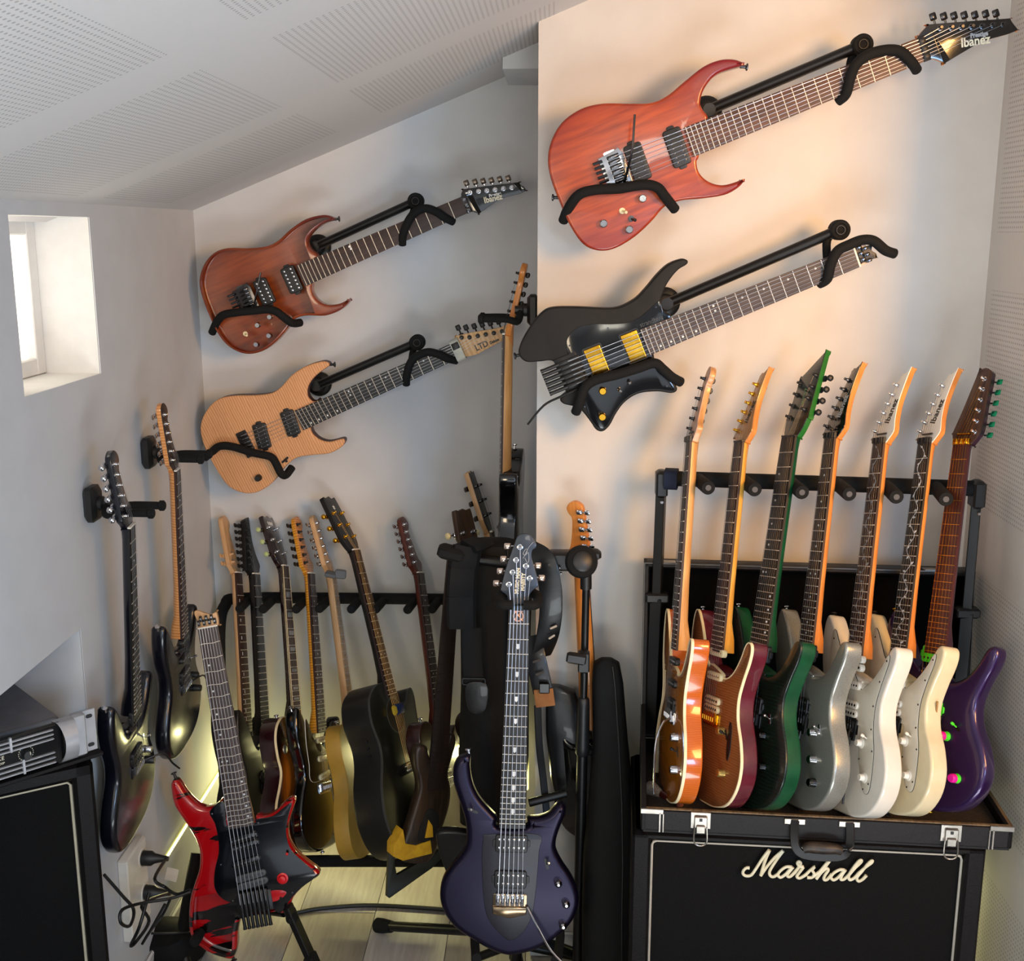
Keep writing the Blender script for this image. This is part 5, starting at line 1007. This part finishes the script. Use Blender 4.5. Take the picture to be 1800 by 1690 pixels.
MB().loft([[p + V((WA - .068 + .012 * math.sin(k / (len(q_) - 1) * math.pi), 0, 0)), p + V((WA - .030, 0, 0)), p + V((WA - .028, .006, 0)), p + V((WA - .066 + .012 * math.sin(k / (len(q_) - 1) * math.pi), .006, 0))] for k, p in enumerate(q_)]).build('curved_handle', SIL, am)
MB().bbox((WA - .02, -.002, HA / 2), (.030, .020, HA), .004).build('end_cheek', SIL, am)
MB().bbox((WA + .004, .002, HA / 2), (.03, .004, HA), .0015).build('rack_ear', SIL, am); mb = MB()
for zz in (.014, HA - .014): mb.prism([(a + WA + .005, b) for a, b in rrect(.012, .007, .0033)], .0, .0012)
for zz, nm_ in ((.014, 0), (HA - .014, 0)): MB().prism(rrect(.013, .0075, .0036), 0, .001).build('slot_hole', BLK, am, T(WA + .006, -.0002, zz) @ Matrix.Rotation(math.pi / 2, 4, 'X'))
for x_, r_ in ((WA - .125, .0095), (WA - .235, .015)):
    k = MB().lathe((x_, -.017, HA / 2), (0, -1, 0), [(0, r_), (.010, r_ * .92), (.013, r_ * .8)], 24).build('knob', BLK, am); MB().bbox((x_ + r_ * .4, -.0305, HA / 2 + r_ * .4), (.001, .001, r_ * .7), .0002).build('pointer', LOGOW, k)
    mb = MB()
    for j in range(16):
        a = math.radians(-135 + 18 * j); mb.box((x_ + math.sin(a) * r_ * 1.45, -.0175, HA / 2 + math.cos(a) * r_ * 1.45), (.0008, .0006, .0022))
    mb.build('scale_marks', LOGOW, am)
text('iNUKE', .011, LOGOW, am, T(WA - .18, -.0176, HA / 2 + .004) @ Matrix.Rotation(math.pi / 2, 4, 'X'), 'logo'); text('NU3000DSP', .006, LOGOW, am, T(WA - .18, -.0176, HA / 2 - .006) @ Matrix.Rotation(math.pi / 2, 4, 'X'), 'logo')
sh = root('amplifier_shelf', 'thin black shelf between the silver amplifier and the left speaker cabinet', 'shelf', M_ @ T(0, 0, -.013))
MB().bbox((WA / 2, .12, .005), (WA + .05, .26, .010), .002).build('shelf_board', TLX, sh)
# ------------------------------------------------------------ centre: stand, bags, straps, tripod
def tubeobj(nm_, m, par, pts, r, sm=0, n=12): return MB().tube([V(p) - par['_o'] if False else V(p) for p in pts], r, n, sm).build(nm_, m, par)
st = root('guitar_stand', 'black tripod guitar stand carrying the purple-blue guitar', 'guitar stand', T(0, 0, 0))
yk = P(912, 1052, 2.352)
col_t = V((yk.x, 2.40, yk.z)); col_b = V((yk.x + .0, 2.40, .16))
MB().tube([col_t, col_b], .013, 14).build('column', MET, st)
MB().bbox(col_t + V((0, 0, 0)), (.05, .03, .035), .006).build('yoke_hub', BLK, st)
for sg in (-1, 1): MB().tube([col_t + V((sg * .012, 0, 0)), col_t + V((sg * .036, -.02, 0)), col_t + V((sg * .042, -.06, .0)), col_t + V((sg * .036, -.098, .002)), col_t + V((sg * .012, -.10, .002))], .0105, 12, 5).build('neck_prong', FOAM, st)
f1 = PZ(672, 1628, .022); MB().tube([col_b + V((0, 0, .02)), f1], .013, 12).build('leg', MET, st)
MB().lathe(f1, f1 - col_b, [(-.035, .015), (.0, .019), (.018, .019), (.024, .013)], 16).build('rubber_foot', FOAM, st)
f2 = V((.22, 2.62 - .2, .02)); f3 = V((col_b.x - .02, 2.02, .02))
for f in (V((.17, 2.50, .02)), V((col_b.x - .03, 2.08, .02))): MB().tube([col_b + V((0, 0, .02)), f], .013, 12).build('leg', MET, st)
for sg in (-1, 1): MB().tube([col_b + V((0, 0, .14)), V((col_b.x + sg * .09, 2.33, .265)), V((col_b.x + sg * .09, 2.22, .243)), V((col_b.x + sg * .085, 2.185, .262))], .010, 12, 5).build('body_arm', FOAM, st)
# black leather-look gig bag behind it
def bag(nm_, label, secs, m, zips=True):
    """secs: (px, py, Y, half width, half depth)"""
    c = P(secs[-1][0], secs[-1][1], secs[-1][2]); r = root(nm_, label, 'guitar bag', T(*c)); R = []
    for (px_, py_, Y_, a, b) in secs:
        p = P(px_, py_, Y_) - c; R.append([p + V((a * math.copysign(abs(math.cos(t)) ** .6, math.cos(t)), b * math.copysign(abs(math.sin(t)) ** .6, math.sin(t)), 0)) for t in [2 * math.pi * k / 24 for k in range(24)]])
    MB().loft(R).build('bag_body', m, r)
    if zips: MB().tube([V(p[len(p) * 19 // 24]) + V((0, -.003, 0)) for p in R[1:]], .0018, 6).build('zip', mat('dark_zip', '#2b2b2d', .4, .3), r)
    return r
NYL = mat('black_nylon_bag', '#060606', .7, col2='#0a0a0b', spec=.25, scale=40, bump=.3, bscale=60); LEA = mat('black_leather', '#090a0c', .38, col2='#0d0e11', scale=25, bump=.2, bscale=90, coat=.15)
bag('guitar_bag', 'black padded guitar bag hanging behind the purple-blue guitar', [(868, 948, 2.58, .035, .02), (868, 955, 2.58, .075, .035), (872, 1050, 2.58, .085, .05), (870, 1200, 2.58, .082, .05), (868, 1330, 2.56, .085, .05), (866, 1440, 2.54, .08, .045), (866, 1450, 2.54, .05, .03)], NYL)
bag('guitar_bag', 'tall black soft guitar bag leaning beside the speaker cabinet', [(1066, 1158, 2.47, .014, .01), (1066, 1166, 2.47, .030, .02), (1068, 1200, 2.46, .036, .025), (1073, 1300, 2.44, .040, .03), (1074, 1400, 2.42, .052, .035), (1072, 1500, 2.40, .062, .04), (1070, 1600, 2.37, .062, .045), (1070, 1720, 2.34, .062, .045), (1070, 1735, 2.34, .04, .03)], NYL)
bag('guitar_bag', 'slack black leather-look bag behind the straight tripod pole', [(975, 1205, 2.53, .015, .01), (985, 1215, 2.53, .035, .02), (1000, 1290, 2.53, .055, .025), (1005, 1370, 2.53, .05, .03), (1012, 1440, 2.52, .032, .02), (1012, 1450, 2.52, .02, .01)], LEA, False)
# padded strap
sp0 = P(830, 960, 2.50); s1 = root('padded_strap', 'wide black segmented padded guitar strap hanging left of the purple-blue guitar head', 'guitar strap', T(*sp0)); sq = lambda *a: P(*a) - sp0
prev = [(848, 952, 2.54), (822, 962, 2.50), (814, 1000, 2.495), (811, 1050, 2.49), (812, 1106, 2.488)]
CORD = mat('black_padded_strap', '#09090b', .8, col2='#0d0d0f', spec=.3, scale=400, bump=.2, bscale=700)
for a, b in zip(prev, prev[1:]): 
    pa, pb = sq(*a), sq(*b); pb = pa.lerp(pb, .96); MB().ribbon([pa, pa.lerp(pb, .5) + V((0, -.006, 0)), pb], (1, 0, .0), .068, .016, 4).build('pad', CORD, s1)
MB().ribbon([sq(829, 1104, 2.485), sq(830, 1160, 2.482), sq(833, 1200, 2.48)], (1, 0, 0), .046, .004, 3).build('webbing', CORD, s1)
MB().ring(rrect(.052, .014, .004), .002, .001, -.003, .003).build('slide_buckle', MET, s1, T(*sq(833, 1198, 2.477)) @ Matrix.Rotation(math.pi / 2, 4, 'X'))
MB().prism(sm2([(-.023, .0), (.023, 0), (.024, -.05), (.012, -.072), (-.012, -.072), (-.024, -.05)], 3), 0, .004, .001).build('leather_tab', LEA, s1, T(*sq(838, 1202, 2.477)) @ Matrix.Rotation(math.pi / 2, 4, 'X'))
# leather strap with slots
l0 = P(945, 980, 2.50); s2 = root('leather_strap', 'slotted black leather guitar strap with tan suede end, right of the purple-blue guitar', 'guitar strap', T(*l0)); sq2 = lambda *a: P(*a) - l0
a = MB().ribbon([sq2(930, 968, 2.50), sq2(955, 985, 2.47), sq2(967, 1030, 2.46), sq2(968, 1080, 2.46), sq2(962, 1120, 2.47), sq2(952, 1155, 2.49)], [V((1, -.2, .5)), V((1, -.2, .2)), V((1, 0, .0)), V((1, 0, .25)), V((.8, .3, .4))], .052, .003, 5).build('strap_band', LEA, s2)
for px_, py_, rr in ((973, 1103, .45), (970, 1120, .6)): MB().prism(rrect(.017, .0045, .002), 0, .0012).build('slot', mat('strap_slot', '#a89f92', .8), s2, T(*sq2(px_, py_, 2.455)) @ Matrix.Rotation(math.pi / 2, 4, 'X') @ Matrix.Rotation(rr, 4, 'Z'))
MB().ribbon([sq2(935, 1118, 2.50), sq2(940, 1150, 2.475), sq2(948, 1185, 2.465), sq2(955, 1218, 2.462)], V((1, 0, .25)), .047, .003, 5).build('strap_band', LEA, s2)
MB().ribbon([sq2(955, 1212, 2.459), sq2(957, 1228, 2.459), sq2(959, 1242, 2.460)], V((1, 0, .25)), .045, .004, 3).build('suede_end', mat('tan_suede', '#9a6a3e', .9, col2='#8a5c34', bump=.4), s2)
for px_, py_ in ((944, 1162), (949, 1184)): MB().prism(rrect(.021, .0055, .0025), 0, .0012).build('slot', mat('dark_slot_shade', '#3c3a38', .8), s2, T(*sq2(px_, py_, 2.455)) @ Matrix.Rotation(math.pi / 2, 4, 'X') @ Matrix.Rotation(.35, 4, 'Z'))
MB().bbox(sq2(957, 1210, 2.452), (.024, .006, .026), .003).build('strap_loop', LEA, s2)
MB().ribbon([sq2(945, 1240, 2.47), sq2(948, 1310, 2.47), sq2(955, 1370, 2.47), sq2(962, 1440, 2.45)], V((1, 0.4, 0)), .018, .003, 5).build('strap_tail', LEA, s2)
# clamp head of the tall stand at left (black arms) and at right
tp = V((P(800, 985, 2.62).x, 2.62, 0)); ts = root('hanging_stand', 'tall black hanging guitar stand with rubber arms behind the padded strap', 'guitar stand', T(0, 0, 0))
MB().tube([P(905, 985, 2.52), V((P(905, 985, 2.52).x, 2.52, .03))], .014, 12).build('column', MET, ts)
MB().bbox(P(793, 972, 2.50), (.062, .045, .03), .008, Matrix.Rotation(.25, 3, 'Y')).build('rubber_arm', FOAM, ts); MB().bbox(P(815, 962, 2.56), (.055, .04, .022), .007, Matrix.Rotation(-.35, 3, 'Y')).build('rubber_arm', FOAM, ts)
MB().bbox(P(806, 973, 2.54), (.034, .03, .012), .004, Matrix.Rotation(-.3, 3, 'Y')).build('wooden_insert', mat('bare_wood_insert', '#b58968', .6), ts)
MB().tube([P(793, 975, 2.52), P(850, 985, 2.53), P(905, 990, 2.53), P(985, 985, 2.53)], .012, 12, 3).build('cross_arm', MET, ts)
MB().bbox(P(985, 985, 2.50), (.062, .04, .044), .006).build('clamp_block', BLK, ts)
mb = MB()
for q in ((984, 998), (986, 1008)): mb.lathe(P(q[0], q[1], 2.475), (0, -1, 0), [(0, .003), (.004, .002)], 8)
mb.build('rivet', CHR, ts)
for fx, fy in ((-.18, 2.66), (.10, 2.66), (-.03, 2.40)): MB().tube([V((P(905, 985, 2.52).x, 2.52, .07)), V((fx, fy - .12, .016))], .011, 10).build('leg', MET, ts)
# microphone stand
bt = V((P(1016, 1690, 2.36).x, 2.42, .03)); tt = P(1031, 1000, 2.44)
mt = root('microphone_stand', 'straight black microphone stand with round knob and height clutch', 'microphone stand', T(0, 0, 0)); ax = (tt - bt)
MB().tube([bt, bt + ax * .62], .0125, 16).build('lower_pole', MET, mt); MB().tube([bt + ax * .6, tt], .0085, 14).build('upper_pole', MET, mt)
k = bt + ax * .63; MB().lathe(k, ax, [(-.06, .0135), (-.055, .0165), (-.04, .0165), (.0, .0155), (.06, .0145), (.075, .0135), (.08, .010)], 18).build('height_clutch', BLK, mt)
MB().bbox(P(1013, 1158, 2.40), (.044, .018, .024), .004, Matrix.Rotation(.15, 3, 'Y')).build('clutch_lever', BLK, mt); MB().bbox(P(1026, 1163, 2.42), (.026, .026, .05), .004).build('clutch_body', BLK, mt)
c = P(1022, 988, 2.43); n = V((.15, -1, .35)); q = MB().lathe(c, n, [(-.02, .02), (-.014, .034), (.0, .037), (.012, .034), (.018, .026)], 28).build('boom_joint_knob', FOAM, mt)
MB().lathe(c + n.normalized() * .018, n, [(0, .022), (.003, .0225), (.006, .017), (.0065, .001)], 28).build('knob_cap', BLK, mt)
MB().bbox(P(1045, 975, 2.45), (.03, .03, .026), .008).build('joint_lug', BLK, mt); MB().tube([P(1030, 1005, 2.44), P(1030, 1035, 2.44)], .013, 14).build('collar', BLK, mt)
for a in (0.3, 2.4, 4.5): MB().tube([bt + V((0, 0, .03)), bt + V((math.cos(a) * .14, math.sin(a) * .14, -.012))], .007, 10).build('leg', MET, mt)
MB().tube([P(995, 1395, 2.46), P(930, 1412, 2.44)], .010, 12).build('side_tube', MET, mt)
# maple-necked guitar seen from behind
rackg((1046, 1470), 2.50, (1021, 990), 2.52, -150, dict(label='black guitar with maple neck seen from behind, beside the microphone stand', outline=[(x_ * .7, y_) for x_, y_ in STRAT], bodymat=GBLK, bev=.01, neckmat=MAPLEO, headmat=MAPLEO, fbmat=ROSE, head=FEN, pegs=FENP, tilt=6, pegmat=CHR, straps=[((-.104, .428), (-.4, 1, 0), CHR)], bridge=('trem', yb_, CHR, CHR, 6)))
# folding foot plate at the worn guitar
Fz = Fr(P(700, 1500, 2.62), P(700, 1400, 2.66), V((.5, -1, .2)))
q = root('folding_stand_foot', 'dark angular folding guitar stand below the taped walnut guitar', 'guitar stand', Fz.M)
z8 = ZM(640, 1180, 3.314); MB().prism(ccw(tr(Fz, z8, [(150, 940), (133, 1315), (148, 1325), (395, 1150), (505, 1040), (480, 1020), (340, 1105), (192, 1190), (178, 1120), (205, 925)])), -.014, 0, .001).build('side_panel', mat('black_painted_plywood', '#17180f', .5, col2='#1b1c14'), q)
bpy.context.view_layer.update()
# curved black folding chair seat edge / pouch beside it
q = P(795, 1500, 2.50); r = root('leather_pouch', 'black leather pouch hanging left of the purple-blue guitar body', 'pouch', T(*q))
MB().prism(sm2([(-.03, .06), (.05, .05), (.05, -.02), (.02, -.09), (-.01, -.06), (-.035, .02)], 4), -.02, .01, .006, .006).build('pouch_body', LEA, r, Matrix.Rotation(math.pi / 2, 4, 'X'))
# ------------------------------------------------------------ red guitar's stand
rs = root('guitar_stand', 'low black folding stand under the red and black guitar', 'guitar stand', T(0, 0, 0))
a, b = P(505, 1592, 2.46), PZ(560, 1715, .02); R_ = (b - a).to_track_quat('Z', 'Y').to_matrix(); L_ = (b - a).length
m_ = MB(); m_.bbox((a + b) / 2, (.030, .016, L_), .003, R_); m_.build('leg', MET, rs); MB().bbox(a.lerp(b, .28) + V((.0, -.010, .003)), (.008, .008, .05), .003, R_).build('leg_slot', GBLK, rs)
MB().bbox(b.lerp(a, .15) + V((0, -.004, .004)), (.036, .024, L_ * .3), .005, R_).build('rubber_foot', FOAM, rs)
a2 = P(345, 1500, 2.60); b2 = P(318, 1655, 2.50); MB().tube([a2, a2.lerp(b2, .5), b2], .015, 12, 3).build('leg', FOAM, rs)
MB().tube([b2, PZ(330, 1700, .02)], .012, 12).build('leg', MET, rs); MB().lathe(P(352, 1640, 2.46), (0, -1, .1), [(0, .012), (.03, .0135), (.045, .013), (.05, .009)], 16).build('cradle_pad', FOAM, rs)
MB().tube([P(352, 1640, 2.48), P(420, 1600, 2.56), P(500, 1605, 2.48)], .011, 12, 4).build('cross_bar', MET, rs); MB().lathe(P(512, 1608, 2.47), (.3, -1, 0), [(-.02, .012), (.0, .015), (.02, .0145), (.028, .009)], 16).build('cradle_pad', FOAM, rs)
# ------------------------------------------------------------ floor cables, socket, plugs, pouch, tag
CBL = mat('black_cable_rubber', '#0d0d0e', .5)
def cable(label, pts, r=.0035): o = MB().tube(pts, r, 8, 6).build('power_cable', CBL); return tag(o, label, 'cable', None)
cable('black cable running across the floor between the red guitar and the centre stand', [PZ(515, 1607, .006), PZ(560, 1598, .006), PZ(640, 1592, .006), PZ(720, 1595, .006), PZ(790, 1600, .006)], .0055)
sk = root('wall_socket', 'white double wall socket box low on the left wall', 'socket', T(*PX(222, 1570, XL)))
pa, pb = PX(207, 1508, XL + .02), PX(240, 1640, XL + .02)
MB().bbox((.012, .02, .0), (.024, .12, .21), .004).build('socket_box', WHT, sk); MB().lathe((.02, .05, .06), (1, 0, 0), [(0, .024), (.005, .024), (.0055, .020), (.001, .019)], 22).build('socket_ring', WHT, sk); MB().lathe((.02, .05, -.03), (1, 0, 0), [(0, .024), (.005, .024), (.0055, .020), (.001, .019)], 22).build('socket_ring', WHT, sk)
c = PX(222, 1570, XL)
for lb, zz, pts in (('black mains plug in the upper socket with its cable curving right', .06, None), ('black mains plug in the lower socket, cable hanging down', -.03, None)):
    q = root('mains_plug', lb, 'plug', T(*(c + V((.026, .05, zz))))); MB().lathe((0, 0, 0), (1, 0, 0), [(0, .018), (.02, .0175), (.028, .012), (.05, .007), (.06, .006)], 16).build('plug_body', BLK, q)
    e = V((.055, 0, 0)); o = c + V((.026, .05, zz))
    if zz > 0: pts = [e, PX(272, 1545, XL + .1) - o, PX(290, 1560, XL + .12) - o, PX(310, 1572, XL + .16) - o, PX(335, 1565, XL + .2) - o]
    else: pts = [e, PX(250, 1590, XL + .09) - o, PX(262, 1620, XL + .09) - o, PX(240, 1655, XL + .08) - o, PX(230, 1662, XL + .06) - o, PX(245, 1630, XL + .1) - o, PX(262, 1570, XL + .11) - o]
    MB().tube(pts, .0038, 8, 5).build('cord', CBL, q)
cable('black looped cable coming from behind the left speaker cabinet', [PX(183, 1538, XL + .03), PX(215, 1575, XL + .06), PX(235, 1600, XL + .08), PX(228, 1628, XL + .09), PX(212, 1622, XL + .09), PX(215, 1600, XL + .09), PX(250, 1588, XL + .11), PX(300, 1580, XL + .16), PX(335, 1568, XL + .2)])
cable('thin black cable drooping over the floor bag by the left wall', [PX(300, 1580, XL + .17), PX(285, 1610, XL + .14), PX(262, 1640, XL + .12), PX(250, 1660, XL + .1), PX(268, 1630, XL + .13), PX(290, 1590, XL + .16)], .003)
q = PZ(290, 1655, .05); fb = root('cable_pouch', 'small slumped black fabric pouch on the floor by the left wall', 'pouch', T(q.x, q.y, 0)); R = []
for h_, s_ in ((.002, .7), (.01, .95), (.05, 1), (.085, .85), (.10, .45)): R.append([V((.10 * s_ * math.cos(t) * (1 + .08 * math.sin(3 * t)), .085 * s_ * math.sin(t) * (1 + .1 * math.cos(2 * t)), h_ + .008 * math.sin(2 * t + h_ * 20) * (h_ > .04))) for t in [2 * math.pi * k / 22 for k in range(22)]])
MB().loft(R).build('pouch_body', NYL, fb); MB().tube([(-.08, -.02, .09), (0, -.05, .105), (.08, -.02, .09)], .003, 6, 4).build('zip', mat('dark_zip', '#2b2b2d'), fb)
q = root('paper_tag', 'small white printed tag hanging under the LED strip', 'tag', T(*PX(302, 1538, XL + .05))); MB().bbox((0, 0, 0), (.030, .001, .036), .0004, Matrix.Rotation(.25, 3, 'Y')).build('tag_card', mat('cream_card', '#d8cdb8', .8), q)
# ------------------------------------------------------------ LED strips
a, b = PX(290, 1510, XL), PX(385, 1350, XL); zl = (a.z + b.z) / 2
led('yellow-white LED strip along the foot of the left wall', (XL + .003, a.y, zl), (XL + .003, YB - .02, zl), 1, 0, 50, 1.1)
led('LED strip behind the rack along the foot of the back wall', (XL + .05, YB - .003, .30), (XP - .05, YB - .003, .30), -1, 1, 110, 2.4)
led('LED strip low on the wall behind the white-lettered speaker cabinet', (.45, YP - .003, .25), (XR - .01, YP - .003, .25), -1, 1, 50, 4.0)
pl = P(926, 1385, 2.585); led('short upright LED strip on the chimney wall behind the purple-blue guitar', (pl.x, YP - .003, pl.z), (pl.x, YP - .003, P(926, 1330, 2.585).z), -1, 1, 14, .25)
